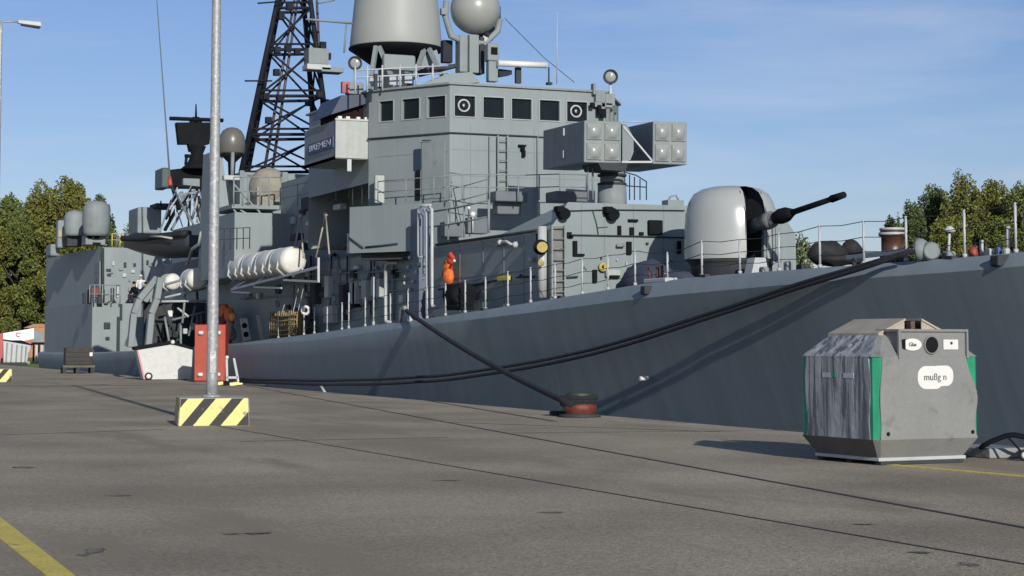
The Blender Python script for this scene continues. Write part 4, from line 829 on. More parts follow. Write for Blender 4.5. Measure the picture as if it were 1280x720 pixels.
# big drum winch, fairlead and lumps of gear near the bow
q = MB(); c = on_edge(1116, 2.2); D = (c - CAM).dot(FW); k = D / F
c.z = U(1116, 322, y=c.y).z; q.lathe(c, [(16 * k, 0), (16 * k, 4 * k), (14 * k, 6 * k), (14 * k, 26 * k), (17 * k, 27 * k), (17 * k, 31 * k), (15 * k, 33 * k), (15 * k, 37 * k), (0, 38 * k)], 22); dr = sp(q, 'rope_drum', STAIN, None)
q = MB(); q.lathe(c + UPV * 28 * k, [(17.4 * k, 0), (17.4 * k, 3 * k)], 22); q.lathe(c + UPV * 34 * k, [(16 * k, 0), (16 * k, 3 * k), (0, 3.2 * k)], 22); sp(q, 'drum_flange', LIGHTG, dr)
q = MB(); c2 = on_edge(1150, .1); c2 = U(1150, 312, y=c2.y - .1); D = (c2 - CAM).dot(FW); k = D / F
ax = Vector((.15, -1, .05)).normalized(); ax = (CAM - c2).normalized() * .5 + Vector((-.8, 0, 0)); ax.normalize()
q.lathe(c2, [(10 * k, -9 * k), (13 * k, -5 * k), (14.5 * k, 0), (13.5 * k, 3 * k), (11.5 * k, 3.5 * k), (9.5 * k, 1 * k), (8.5 * k, -4 * k), (8.5 * k, -9 * k)], 24, ax); fl_ = sp(q, 'fairlead', GREY2, None)
q = MB(); q.cyl(c2 - ax * 8 * k, c2 - ax * 4.2 * k, 8.4 * k, n=20); sp(q, 'fairlead_mouth', BLACK, None)
q = MB(); c3 = U(1164, 314, y=c2.y + .1); q.lathe(c3, [(10 * k, -5 * k), (12 * k, 0), (9 * k, 5 * k)], 18, (.9, -.4, 0)); sp(q, 'fairlead_roller', GREY2, None)
q = MB(); c = on_edge(1042, 1.5); c = U(1042, 330, y=c.y); D = (c - CAM).dot(FW); k = D / F
q.ball((c.x, c.y - .15, c.z + 14 * k), 16 * k, 26, (1.1, 1.7, .95)); q.ball((c.x + .1, c.y + .45, c.z + 18 * k), 12 * k, 22, (1, 1.2, 1)); q.ball((c.x + .1, c.y + .1, c.z + 6 * k), 15 * k, 22, (1, 2.1, .6)); q.lumpy(.09, 9, 3.2); sp(q, 'covered_winch', RUBBER, None)
q = MB(); q.bar(U(1060, 322, y=c.y - .4), U(1140, 313, y=c.y - .6), .10, .10); sp(q, 'rail_beam', LIGHTG, None)
q = MB(); q.bar(U(1062, 318, y=c.y - .3), U(1100, 317, y=c.y - .3), .07, .07); sp(q, 'rail_beam', BLACK, None)
q = MB(); c = on_edge(1217, .35); D = (c - CAM).dot(FW); k = D / F; q.lathe(c, [(5 * k, 0), (6 * k, 5 * k), (5 * k, 11 * k), (2.5 * k, 14 * k), (0, 14.5 * k)], 16); sp(q, 'deck_buoy', mat('red deck buoy', (.26, .035, .025), .6, .2, 6, .1), None)
for (px, w_, h_, m) in ((1186, 13, 14, GREY2), (1200, 8, 8, DARKM), (1236, 9, 14, LIGHTG), (1248, 7, 16, BLUE), (1258, 9, 12, LIGHTG), (1270, 8, 8, DARKM), (985, 9, 16, GREY2), (1003, 12, 10, DARKM), (1068, 6, 14, DARKM), (955, 10, 10, GREY2)):
    c = on_edge(px, .45); D = (c - CAM).dot(FW); k = D / F; q = MB(); q.box(c.x - w_ * k * .6, c.x + w_ * k * .6, c.y - w_ * k / 2, c.y + w_ * k / 2, c.z - .05, c.z + h_ * k * .8); sp(q, 'deck_fitting', m, None, .05)
# rounded mushroom and staff
c = on_edge(1185, 1.2); q = MB(); q.cyl(c, U(1187, 285, y=c.y), .03, n=6); q.lathe(U(1187, 290, y=c.y), [(.12, 0), (.12, .05), (.05, .12), (0, .13)], 12); sp(q, 'deck_lamp', LIGHTG, None)
for px, py in ((1227, 300), (1260, 283)): c = on_edge(px, .5); q = MB(); q.cyl(c, U(px, py, y=c.y), .04, n=6); sp(q, 'post', LIGHTG, None)
# bitts hanging over the edge below the turret and fairlead shoes
for (px, py) in ((805, 366), (1245, 330)):
    c = edge_solve(px, py, -.25); q = MB(); q.box(c.x - .14, c.x + .14, c.y - .05, c.y + .3, c.z - .05, c.z + .17); sp(q, 'bitt', DARKM, None, .04)
for px in (812, 822, 828): c = on_edge(px, .2); q = MB(); q.cyl(c, c + UPV * .42, .05, n=8); sp(q, 'bitt_post', mat('dull red bitt', (.09, .04, .04), .7, .2, 6, .1), None)
c = on_edge(820, .05); q = MB(); q.box(c.x - .6, c.x + .6, c.y - .05, c.y + .3, c.z - .02, c.z + .1); sp(q, 'fairlead', LIGHTG, None, .03)
c = on_edge(505, .0); q = MB(); q.tube([c + Vector((-.4, 0, 0)), c + Vector((-.25, 0, .4)), c + Vector((.1, 0, .45)), c + Vector((.5, 0, .1)), c + Vector((.7, 0, 0))], .07, 7); sp(q, 'rope_chock', LIGHTG, None)
for px in (1187, 880, 700, 604): 
    c = on_edge(px, .02); q = MB(); q.box(c.x - .12, c.x + .12, c.y - .04, c.y + .1, c.z - .05, c.z + .05); sp(q, 'padeye', DARKM, None)
p = U(805, 473, y=ye(U(805, 473, y=20.2).x) + .05); q = MB(); q.cyl((p.x, p.y - .12, p.z), (p.x, p.y + .1, p.z), .055, n=10); sp(q, 'discharge_pipe', WHITE, None)
# house added behind the boat; its dark colour stands in for the boat's underside shade
q = MB(); q.box(-108, X345 - 6.2, 21.9, 28.5, ZSH - .05, 6.0); sp(q, 'boat_shade_house', mat('boat shade blue grey', (.085, .105, .135), .6, .1, 2, .05), None)

# small fittings, cable runs and weld seams that break up the plain walls
SEAM = mat('weld seam paint', (.19, .22, .22), .6, .1, 3, .02)
for (x0, x1, zz) in ((XF - .2, XE, .62), (XF - .2, XE, 1.5)):
    q = MB(); z_ = ZD + zz + .3; q.box(x1, x0, HY - .012, HY + .01, z_, z_ + .025); sp(q, 'weld_seam', SEAM, fdh)
for px in (575, 604, 630, 655):
    q = MB(); a = U(px, 300, y=HY); q.box(a.x - .012, a.x + .012, HY - .012, HY + .01, ze(a.x) - .2, ZSH - .02); sp(q, 'weld_seam', SEAM, fdh)
for px in (727, 756, 792, 830):
    q = MB(); a = U(px, 300, x=XF); q.box(XF - .01, XF + .012, a.y - .01, a.y + .01, ZD - .2, ZR - .02); sp(q, 'weld_seam', SEAM, fdh)
for px in (588, 668, 705, 740):
    q = MB(); a = U(px, 200, x=XB); q.box(XB - .01, XB + .012, a.y - .01, a.y + .01, ZBB + .3, zwb - .25); sp(q, 'weld_seam', SEAM, bridge)
for py in (190, 222):
    q = MB(); a = U(640, py, x=XB); q.box(XB - .01, XB + .010, Y1 + .05, Y2 - .05, a.z, a.z + .02); sp(q, 'weld_seam', SEAM, bridge)
    q = MB(); q.ext([P3 for P3 in (U(469, py + 6, pl=ang) + nA * .0, U(560, py - 1, pl=ang), U(560, py - .2, pl=ang), U(469, py + 6.8, pl=ang))], nA * .012); sp(q, 'weld_seam', SEAM, bridge)
rs = random.Random(11)
for i in range(46):      # cabinets, junction boxes and vents along the shaded side wall
    px = rs.uniform(300, 520); py = rs.uniform(330, 392) if px < 440 else rs.uniform(326, 384)
    w_ = rs.uniform(2, 6); h_ = rs.uniform(3, 11); SB(px, py, px + w_, py + h_, HY - .16, .15, 'fitting', rs.choice([GREY2, DARKM, LIGHTG, GREY2, DARKM]), None, .02)
for i in range(16):
    px = rs.uniform(352, 430); py = rs.uniform(232, 318); SB(px, py, px + rs.uniform(2, 6), py + rs.uniform(3, 10), HY + .60, .14, 'fitting', rs.choice([GREY2, DARKM, DARKM, LIGHTG]), None, .02)
for i in range(12):
    px = rs.uniform(350, 500); a = U(px, 320, y=HY - .06); b = U(px + rs.uniform(-2, 2), 400, y=HY - .06); q = MB(); q.cyl(a, b, rs.uniform(.02, .045), n=6); sp(q, 'pipe', rs.choice([GREY2, LIGHTG, DARKM]), None)
for py in (341, 352, 366):
    q = MB(); q.tube([U(px, py + (440 - px) * .12 * (py - 300) / 60 * .4, y=HY - .08) for px in range(300, 531, 23)], .03, 5); sp(q, 'cable_run', GREY2, None)
for i in range(12):      # small boxes on the lit faces
    px = rs.uniform(715, 850); py = rs.uniform(300, 345); FB(px, py, px + rs.uniform(1.5, 4), py + rs.uniform(1.5, 5), XF + .07, .07, 'fitting', rs.choice([GREY2, DARKM, LIGHTG]), fdh, .01)
for i in range(9):
    px = rs.uniform(130, 190); py = rs.uniform(318, 372); FB(px, py, px + rs.uniform(2, 5), py + rs.uniform(2, 7), XU + .12, .12, 'fitting', rs.choice([GREY2, DARKM, LIGHTG]), hg, .02)
q = MB(); q.tube([U(612, 250, x=XB + .08), U(612, 170, x=XB + .08)], .025, 5); sp(q, 'cable_run', GREY2, bridge)
q = MB(); q.tube([U(672, 250, x=XB + .08), U(672, 171, x=XB + .08), U(700, 170, x=XB + .08)], .02, 5); sp(q, 'cable_run', GREY2, bridge)
# mid-height guard rails on the upper decks
rail([U(px, py, y=20.9) for px, py in ((350, 262), (372, 258), (396, 254), (420, 250), (436, 247))], .9, GREY2, .02)
rail([U(px, 347 - (px - 290) * .12, y=19.8) for px in (262, 276, 290)], .9, GREY2, .02)
rail([U(px, 308, x=XH - 4) for px in (132, 146, 160, 174, 188)], .8, GREY2, .02)

# ================================================================== THINGS ON AND ALONG THE SHIP
# ---- life raft canisters
def raft(px, py, rpx, ln, label, grp):
    c = U(px, py, y=19.85); D = (c - CAM).dot(FW); r_ = rpx * D / F
    q = MB(); q.lathe(c - Vector((ln, 0, 0)), [(0, 0), (r_ * .7, .02), (r_ * .95, .07), (r_, .14), (r_, ln - .2), (r_ * .93, ln - .08), (r_ * .7, ln - .02), (0, ln)], 26, (1, 0, 0))
    e = empty('life_raft', (c.x - ln / 2, c.y, c.z - r_), 0, label, 'life raft', grp)
    build(q, 'canister', GRP, e)
    for f in (.22, .78):
        if f < .5: q = MB(); q.lathe(c - Vector((ln * (1 - f) + .05, 0, 0)), [(r_ * 1.0, 0), (r_ * 1.025, .0), (r_ * 1.025, .10), (r_, .1)], 24, (1, 0, 0)); build(q, 'strap', LIGHTG, e)
        x_ = c.x - ln * (1 - f); q = MB(); q.tube([(x_, c.y - r_ * .9, c.z + r_ * .2), (x_, c.y - r_ * 1.05, c.z - r_ * .6), (x_, c.y - r_ * .5, c.z - r_ * 1.1)], .05, 6); build(q, 'cradle_leg', LIGHTG, e)
    return c, r_
x0 = U(368, 325, y=19.85).x; z0_ = U(368, 325, y=19.85).z
for i, lb in enumerate(('white life raft canister with round end facing the bow, nearest of the row', 'second white life raft canister from the bow end of the long row', 'third white life raft canister of the row, at its middle', 'white life raft canister at the far left end of the row beside the lamp post')):
    p = Vector((x0 - i * 2.22, 19.85, z0_)); v = p - CAM; f_ = v.dot(fwd); px = CX + F * v.dot(RT) / f_; py = Y0 - F * v.dot(upc) / f_
    raft(px, py, 17.5 * (U(368, 325, y=19.85) - CAM).dot(FW) / v.dot(FW), 2.16, lb, 'white life raft canisters in racks')
raft(248, 348, 13.5, 1.9, 'white life raft canister just left of the lamp post', 'white life raft canisters in racks')
raft(217, 352, 10.5, 1.7, 'small white life raft canister above the slanting davit frames', 'white life raft canisters in racks')
for (a, b, w_) in (((290, 362), (398, 334), .1), ((355, 350), (398, 352), .08), ((290, 365), (312, 366), .07), ((318, 359), (352, 360), .07), ((398, 322), (398, 353), .08), ((292, 360), (306, 352), .06), ((316, 356), (330, 347), .06), ((342, 350), (356, 342), .06), ((366, 346), (378, 336), .06)):
    q = MB(); q.bar(U(*a, y=19.65), U(*b, y=19.65), w_, w_); sp(q, 'raft_rack', LIGHTG, None)
# ---- rigid boat hanging outboard on the davit
bc = U(207, 303, y=20.3)
boat = empty('workboat', bc, math.atan2(-.42, -.90), 'dark grey rigid boat hung in davits left of the lamp post', 'boat'); boat.scale = (1.12, 1.12, 1.12)
q = MB(); rows = []; N = 16
for i in range(N + 1):
    f = i / N; xx = -3.0 + 6.2 * f; bw = 1.05 * (1 - max(0, (f - .3) / .7) ** 1.7) + .03; kz_ = -.75 + .65 * max(0, (f - .4) / .6) ** 1.6; sh = .10 * f + .5 * max(0, (f - .6)) - .1 + .25 * (1 - f) 
    rows.append([(xx, -bw, .05 + sh), (xx, -bw * .92, -.30 + sh * .8), (xx, -bw * .5, kz_ * .8 + .0), (xx, 0, kz_), (xx, bw * .5, kz_ * .8), (xx, bw * .92, -.30 + sh * .8), (xx, bw, .05 + sh)])
q.add([p for r_ in rows for p in r_], [(i * 7 + j, i * 7 + j + 1, (i + 1) * 7 + j + 1, (i + 1) * 7 + j) for i in range(N) for j in range(6)], True); q.f += [tuple(range(7))]; q.sm += [False]
build(q, 'hull', mat('boat hull grey', (.05, .06, .078), .35, .1, 2, .05), boat)
q = MB(); q.add([rows[i][k] if k != 9 else 0 for i in range(N + 1) for k in (0, 6)], [(2 * i, 2 * i + 1, 2 * i + 3, 2 * i + 2) for i in range(N)]); build(q, 'cover', mat('dark boat cover', (.03, .032, .03), .8, .2, 3, .2), boat)
q = MB(); tb = [(r_[0][0], r_[0][1] - .05, r_[0][2] + .05) for r_ in rows] + [(r_[6][0], r_[6][1] + .05, r_[6][2] + .05) for r_ in reversed(rows)]; q.tube(tb, .14, 10); build(q, 'collar', RUBBER, boat)
q = MB(); q.tube([(-2.2, 1.3, .05), (-1.4, 1.32, .16), (-.6, 1.3, .2)], .05, 6); build(q, 'grab_line', CANVAS, boat)
q = MB(); q.box(-1.6, -.9, -.3, .3, .1, .5); build(q, 'console', DARKM, boat, .08)
for (a, b) in (((240, 278), (214, 232)), ((196, 300), (214, 250))):
    q = MB(); q.cyl(U(*a, y=20.6), U(*b, y=22), .05, n=6); sp(q, 'boat_fall', GREY2, None)
q = MB(); q.tube([U(252, 290, y=20.2), U(249, 305, y=20.2), U(240, 312, y=20.2), U(234, 330, y=20.4)], .09, 6); sp(q, 'boat_chock', CANVAS, None)
# ---- cargo net, life ring, orange gear, tank plates along the side deck
def at_deck(px, y=20.35): p = U(px, 420, y=y); return Vector((p.x, y, ze(p.x)))
a = at_deck(340); b = at_deck(374); zt_ = U(357, 390, y=20.3).z
e = empty('cargo_net', ((a.x + b.x) / 2, 20.3, a.z), 0, 'brown rope cargo net lashed to the rail below the life rafts', 'net')
q = MB(); q.box(a.x, b.x, 20.33, 20.6, a.z, zt_); q.lumpy(.05, 2, 3); build(q, 'bundle', NET, e)
q = MB()
for i in range(15):
    f = i / 14; xx = a.x + (b.x - a.x) * f; q.tube([(xx + random.uniform(-.08, .08), 20.28, zt_ + random.uniform(-.05, .05)), (xx + random.uniform(-.1, .1), 20.24, (a.z + zt_) / 2), (xx, 20.28, a.z)], .035, 5)
for i in range(6):
    zz = a.z + (zt_ - a.z) * (i + .3) / 6; q.tube([(a.x, 20.26, zz), ((a.x + b.x) / 2, 20.23, zz - .05), (b.x, 20.26, zz)], .035, 5)
o = build(q, 'mesh', mat('tan net rope', (.27, .21, .10), .9, .4, 9, .3), e); o['kind'] = 'stuff'
for px in (343, 352, 366, 372):
    q = MB(); q.cyl(U(px, 392, y=20.3), U(px + random.uniform(4, 16), 352, y=20.8), .02, n=4); build(q, 'lashing', CANVAS, e)
c = U(382, 388, y=19.98); D = (c - CAM).dot(FW); r_ = 4.6 * D / F
q = MB(); ax = Vector((.8, -.6, 0)); u_ = Vector((.6, .8, 0)); q.tube([c + u_ * r_ * math.cos(k * math.pi / 8) + UPV * r_ * math.sin(k * math.pi / 8) for k in range(16)], r_ * .42, 8, True)
tag(build(q, 'life_ring', WHITE), 'white life ring hung on the guard rail right of the cargo net', 'life ring')
# orange life jackets hanging behind the red cabinet
a = at_deck(270); b = at_deck(292)
e = empty('survival_gear', ((a.x + b.x) / 2, 20.4, a.z), 0, 'heap of orange life jackets and bags on the rail behind the red cabinet', 'life jackets')
for i, (px, py, r_, m) in enumerate(((274, 393, .42, ORANGE), (281, 390, .34, ORANGE), (287, 394, .32, ORANGE), (276, 402, .5, BRED), (283, 404, .42, BRED), (291, 397, .2, mat('pale orange', (.75, .38, .18), .7, .1, 5, .1)), (272, 389, .22, mat('pale orange', (.75, .38, .18))), (282, 416, .3, ORANGE), (290, 418, .25, BEIGE), (287, 408, .25, BEIGE))):
    q = MB(); p = U(px, py, y=20.3); q.ball(tuple(p), r_, 12, (.9, .8, 1.1)); q.lumpy(.06, i * 3, 4); build(q, 'jacket', m, e)
q = MB(); p0 = U(288, 404, y=20.2); q.tube([p0, U(288, 416, y=20.2), U(287, 428, y=20.2)], [.12, .15, .1], 8); build(q, 'bag', BEIGE, e)
q = MB(); p0 = U(282, 404, y=20.2); q.tube([p0, U(283, 416, y=20.2), U(283, 428, y=20.2)], [.2, .15, .12], 8); build(q, 'bag', BRED, e)
# white plate with two round holes
pA = U(301, 400, y=20.2); pB = U(312, 424, y=20.2)
k = U(306, 412, y=20.2); e = empty('ramp_plate', (k.x, k.y, ze(k.x)), 0, 'pale plate with two round dark holes leaning on the rail', 'plate')
q = MB(); q.ext([U(300, 398, x=k.x), U(309, 398, x=k.x), U(314, 424, x=k.x), U(305, 428, x=k.x)], (-.08, 0, 0)); build(q, 'plate', LIGHTG, e)
for py, px in ((407, 305.5), (418, 307.5)): q = MB(); p = U(px, py, x=k.x); q.cyl(p, p + Vector((.02, 0, 0)), .12, n=12); build(q, 'hole', BLACK, e)
q = MB(); q.ext([U(321, 394, x=k.x), U(325, 394, x=k.x), U(330, 424, x=k.x), U(326, 424, x=k.x)], (-.08, 0, 0)); tag(build(q, 'folded_ladder', LIGHTG), 'slim pale folded ladder leaning between the plate and the cargo net', 'ladder')
# orange immersion suit on the deckhouse side
c = U(561, 335, y=HY - .25); e = empty('orange_gear', (c.x, c.y, c.z - .6), 0, 'orange and red survival suit hanging on the deckhouse side beside the pipes', 'survival suit')
for i, (px, py, r_, m) in enumerate(((560.5, 347, .24, ORANGE), (559.5, 339, .22, ORANGE), (561, 331, .18, ORANGE), (563, 325, .17, mat('bright red fabric', (.50, .05, .03), .7, .2, 6, .2)), (565, 321, .12, MATS['bright red fabric']), (558, 328, .1, BRED), (556, 342, .13, BRED))):
    q = MB(); q.ball(tuple(U(px, py, y=HY - .25)), r_ * 1.1, 12, (1, .6, 1.1)); q.lumpy(.07, i * 5, 6); build(q, 'bundle', m, e)
q = MB(); q.ball(tuple(U(568, 326, y=HY - .3)), .05, 8); build(q, 'lamp', WHITE, e)

# ---- people on the hangar ledge
def person(loc, rz, label, shirt, trousers, cap, pose='stand', group=None):
    e = empty('person', loc, rz, label, 'person', group)
    hz = .95 if pose == 'stand' else .50
    P_ = {'pel': (0, 0, hz), 'wa': (0, 0, hz + .15), 'ch': (.02 if pose == 'stand' else .12, 0, hz + .36), 'nk': (.03 if pose == 'stand' else .15, 0, hz + .53), 'h1': (.05 if pose == 'stand' else .17, 0, hz + .62), 'h2': (.06 if pose == 'stand' else .18, 0, hz + .71)}
    V = [P_['pel'], P_['wa'], P_['ch'], P_['nk'], P_['h1'], P_['h2']]; Rr = [.13, .12, .13, .055, .088, .10]; E = [(0, 1), (1, 2), (2, 3), (3, 4), (4, 5)]; nh = 6
    part = ['t', 't', 't', 's', 's', 's']
    for sd in (-1, 1):
        b = len(V); cx = P_['ch'][0]
        if pose == 'stand': arm = [(cx, .2 * sd, hz + .46), (cx - .02, .27 * sd, hz + .2), (cx + .12, .22 * sd, hz - .02), (cx + .17, .21 * sd, hz - .08)]
        else: arm = [(cx + .03, .2 * sd, hz + .44), (cx + .08, .27 * sd, hz + .2), (cx + .28, .2 * sd, hz + .1), (cx + .35, .17 * sd, hz + .08)]
        V += arm; Rr += [.06, .045, .032, .036]; E += [(2, b), (b, b + 1), (b + 1, b + 2), (b + 2, b + 3)]
        for kf in range(5):   # four fingers and a thumb
            h = Vector(arm[3]); d = (Vector(arm[3]) - Vector(arm[2])).normalized(); sdv = Vector((-.3, 1, .2)).normalized()
            t0 = h + d * (.05 if kf < 4 else .01) + sdv * ((kf - 1.5) * .02 if kf < 4 else -.045 * sd); t1 = t0 + d * (.045, .055, .05, .04, .03)[kf] + Vector((0, 0, -.015)); c0_ = len(V)
            V += [tuple(t0), tuple(t1)]; Rr += [.009, .008]; E += [(b + 3, c0_), (c0_, c0_ + 1)]
        b = len(V)
        leg = [(0, .1 * sd, hz - .06), (.03, .11 * sd, .5), (-.02, .12 * sd, .09), (.12, .13 * sd, .045)] if pose == 'stand' else [(.08, .11 * sd, hz - .02), (.46, .14 * sd, hz + .03), (.42, .14 * sd, .09), (.56, .15 * sd, .045)]
        V += leg; Rr += [.095, .062, .045, .04]; E += [(0, b), (b, b + 1), (b + 1, b + 2), (b + 2, b + 3)]
    def skinned(name, idx, m, grow_=1.0):
        mp_ = {o_: n_ for n_, o_ in enumerate(idx)}; me = bpy.data.meshes.new(name); me.from_pydata([V[i] for i in idx], [(mp_[a], mp_[b]) for a, b in E if a in mp_ and b in mp_], []); me.materials.append(m)
        o = bpy.data.objects.new(name, me); link(o, e);
        o.modifiers.new('skin', 'SKIN'); 
        for i, o_ in enumerate(idx): rr_ = Rr[o_] * grow_; me.skin_vertices[0].data[i].radius = (rr_, rr_)
        me.skin_vertices[0].data[0].use_root = True; o.modifiers.new('sub', 'SUBSURF').levels = 1; o.modifiers['sub'].render_levels = 1
        for p in me.polygons: p.use_smooth = True
        return o
    skinned('body', list(range(len(V))), SKIN)
    arms = []; legs = []; per = 4 + 10 + 4
    for s_ in (0, 1): b = 6 + s_ * per; arms += [b, b + 1, b + 2]; legs += [b + 14, b + 15, b + 16, b + 17]
    def rings(q_, st_):
        n_ = 14; vs_ = []
        for (cx_, cy_, cz_, rx_, ry_) in st_: vs_ += [(cx_ + rx_ * math.cos(2 * math.pi * a_ / n_), cy_ + ry_ * math.sin(2 * math.pi * a_ / n_), cz_) for a_ in range(n_)]
        q_.add(vs_, [(r_ * n_ + a_, r_ * n_ + (a_ + 1) % n_, (r_ + 1) * n_ + (a_ + 1) % n_, (r_ + 1) * n_ + a_) for r_ in range(len(st_) - 1) for a_ in range(n_)], True)
    cx_ = P_['ch'][0]; q = MB(); rings(q, [(0, 0, hz - .08, .15, .185), (cx_ * .2, 0, hz + .05, .15, .18), (cx_ * .5, 0, hz + .2, .145, .175), (cx_, 0, hz + .36, .155, .205), (cx_ + .01, 0, hz + .45, .13, .215), (cx_ + .02, 0, hz + .51, .09, .15), (cx_ + .03, 0, hz + .55, .07, .075), (cx_ + .03, 0, hz + .56, .05, .055)])
    for s_ in (0, 1): b = 6 + s_ * per; q.tube([Vector((V[b][0], V[b][1] * .62, V[b][2] + .01)), V[b], Vector(V[b]).lerp(Vector(V[b + 1]), .5), V[b + 1], V[b + 2]], [.075, .082, .068, .058, .045], 10)
    build(q, 'shirt', shirt, e)
    q = MB(); rings(q, [(0, 0, hz + .04, .145, .178), (0, 0, hz - .06, .155, .19), (.01, 0, hz - .14, .12, .17)])
    for s_ in (0, 1): b = 6 + s_ * per + 14; q.tube([V[b], Vector(V[b]).lerp(Vector(V[b + 1]), .5), V[b + 1], Vector(V[b + 1]).lerp(Vector(V[b + 2]), .6), V[b + 2]], [.115, .098, .08, .07, .066], 12)
    build(q, 'trousers', trousers, e)
    for s_ in (0, 1): b = 6 + s_ * per + 16; q = MB(); q.tube([Vector(V[b]) + Vector((-.05, 0, -.04)), Vector(V[b]) + Vector((.03, 0, -.035)), Vector(V[b + 1]) + Vector((.05, 0, 0))], [.05, .058, .04], 10); build(q, 'shoe', BLACK, e)
    h = Vector(P_['h2'])
    q = MB(); q.ball((h.x - .01, 0, h.z + .075), .112, 14, (1, .92, .8)); q.box(h.x + .05, h.x + .16, -.06, .06, h.z + .055, h.z + .07)
    build(q, 'cap', cap, e)
    q = MB()
    for sd in (-1, 1): q.ball((h.x + .088, .032 * sd, h.z - .01), .012, 8)
    build(q, 'eyes', BLACK, e)
    q = MB(); q.ext([(h.x + .09, -.013, h.z - .05), (h.x + .09, .013, h.z - .05), (h.x + .09, 0, h.z)], (.025, 0, 0)); build(q, 'nose', SKIN, e)
    q = MB(); q.box(h.x + .075, h.x + .094, -.022, .022, h.z - .078, h.z - .07); build(q, 'mouth', BRED, e)
    return e
zl = zst + .005
for (px, w_, m) in ((170, 0, 0), (176, 1, 0), (183, 2, 0)):
    xx = XH - .7 if w_ != 1 else XH - 1.3; p = U(px, 370, x=xx)
    if w_ == 1: person((p.x, p.y, zl), R(-25), 'standing sailor in white shirt and white cap on the hangar ledge', WHITE, NAVY, WHITE)
    else:
        person((p.x, p.y, zl), R(-30 if w_ else -60), 'seated person in dark clothes left of the white shirted sailor' if w_ == 0 else 'seated person in dark clothes right of the white shirted sailor', BLACK, NAVY, BLACK, 'sit')
        q = MB(); q.box(p.x - .25, p.x + .2, p.y - .2, p.y + .2, zl, zl + .36); sp(q, 'bench_box', DARKM, None)

# ---- mooring ropes
def rope(name, pts, r_, label, m=ROPE, group=None):
    q = MB(); q.tube(pts, r_, 8); o = build(q, name, m); return tag(o, label, 'rope', group)
def smooth_tab(tab, n):
    out_ = []
    for i in range(n + 1):
        px = tab[0][0] + (tab[-1][0] - tab[0][0]) * i / n
        w3 = [-14, -7, 0, 7, 14] if 2 < i < n - 2 else [0]
        T = sorted(tab); out_.append((px, sum(lerp(T, px + k_) for k_ in w3) / len(w3)))
    return out_
A_ = U(1141, 313, y=ye(U(1141, 313, y=21.5).x) - .2); Bq = U(300, 474, z=.35)
for off, lb in ((0, 'upper of two dark mooring ropes sagging along the hull from the bow fairlead'), (1, 'lower of two dark mooring ropes sagging along the hull from the bow fairlead')):
    tab = [(1141, 313), (1080, 331), (1000, 354), (930, 378), (870, 397), (800, 420), (740, 437), (680, 450), (640, 457), (560, 469), (480, 474), (400, 476), (300, 474)]
    if off: tab = [(1141, 314), (1080, 335), (1000, 359), (930, 383), (870, 402.5), (800, 426), (740, 443), (680, 456), (640, 463), (560, 475), (480, 480), (400, 481), (300, 477)]
    pts = []
    for px, py in smooth_tab(tab, 48):
        y = 20
        for _ in range(12): p = U(px, py, y=y); ch = A_.y + (Bq.y - A_.y) * (p.x - A_.x) / (Bq.x - A_.x); tgt = min(ch, ye(p.x) - .42 - .06 * off) if px < 1120 else ye(p.x) - .3; y = .5 * y + .5 * max(tgt, QY - .6)
        pts.append(U(px, py, y=y))
    rope('mooring_rope', pts, .046, lb, group='dark mooring ropes')
Ab = Vector(on_edge(505, .1)) + UPV * .42; PB = U(722, 509, z=.35)
pts = []
for i in range(25):
    f = i / 24; p = Ab.lerp(PB + Vector((-.35, 0, .05)), f); p.z -= 4 * f * (1 - f) * .16; pts.append(p)
r2 = rope('mooring_rope', pts, .07, 'thick dark mooring rope running from the ship side down to the red bollard', group='dark mooring ropes')
# ---- mooring bollard
bb = U(725, 521.5, z=0); D = (bb - CAM).dot(FW); k = D / F
e = empty('mooring_bollard', bb, 0, 'rusty red mooring bollard with mossy green top on the quay edge', 'bollard')
q = MB(); q.lathe(bb, [(17 * k, 0), (17.5 * k, 2 * k), (19 * k, 6 * k), (21 * k, 10 * k), (21 * k, 14 * k), (18 * k, 18 * k), (12 * k, 20 * k)], 28); build(q, 'body', BRED, e)
q = MB(); q.lathe(bb + UPV * 17 * k, [(13 * k, 0), (15 * k, 5 * k), (17 * k, 8 * k), (17.5 * k, 12 * k), (15 * k, 14 * k), (0, 15 * k)], 28); build(q, 'cap', BGREEN, e)
q = MB(); q.lathe(bb, [(26 * k, 0), (26 * k, .06), (18 * k, .08)], 28); build(q, 'base_plate', DARKM, e)
for j in range(3):
    q = MB(); rr = (20.5 + j * .6) * k; q.tube([bb + Vector((rr * math.cos(a_ * math.pi / 10) - .08, rr * math.sin(a_ * math.pi / 10), (.30 + .07 * j))) for a_ in range(20)], .06, 7, True); o = build(q, 'rope_turn', ROPE, e)
q = MB(); pp = U(690, 521, z=.0); q.tube([bb + Vector((-1.2, -.1, .05)), bb + Vector((-.9, .15, .06)), bb + Vector((-.5, -.2, .05)), bb + Vector((-.95, -.3, .07)), bb + Vector((-1.3, .1, .05)), bb + Vector((-1.7, .3, .05))], .05, 6)
tag(build(q, 'rope_end', ROPE), 'loose dark rope end lying left of the red bollard', 'rope')
# ---- thin line hanging down the hull left
q = MB(); q.tube([U(397, 480, y=19.5), U(402, 484, y=19.45), U(407, 492, y=19.4)], .05, 6); tag(build(q, 'fender_line', CANVAS), 'short pale rope hanging against the hull above the quay edge', 'rope')

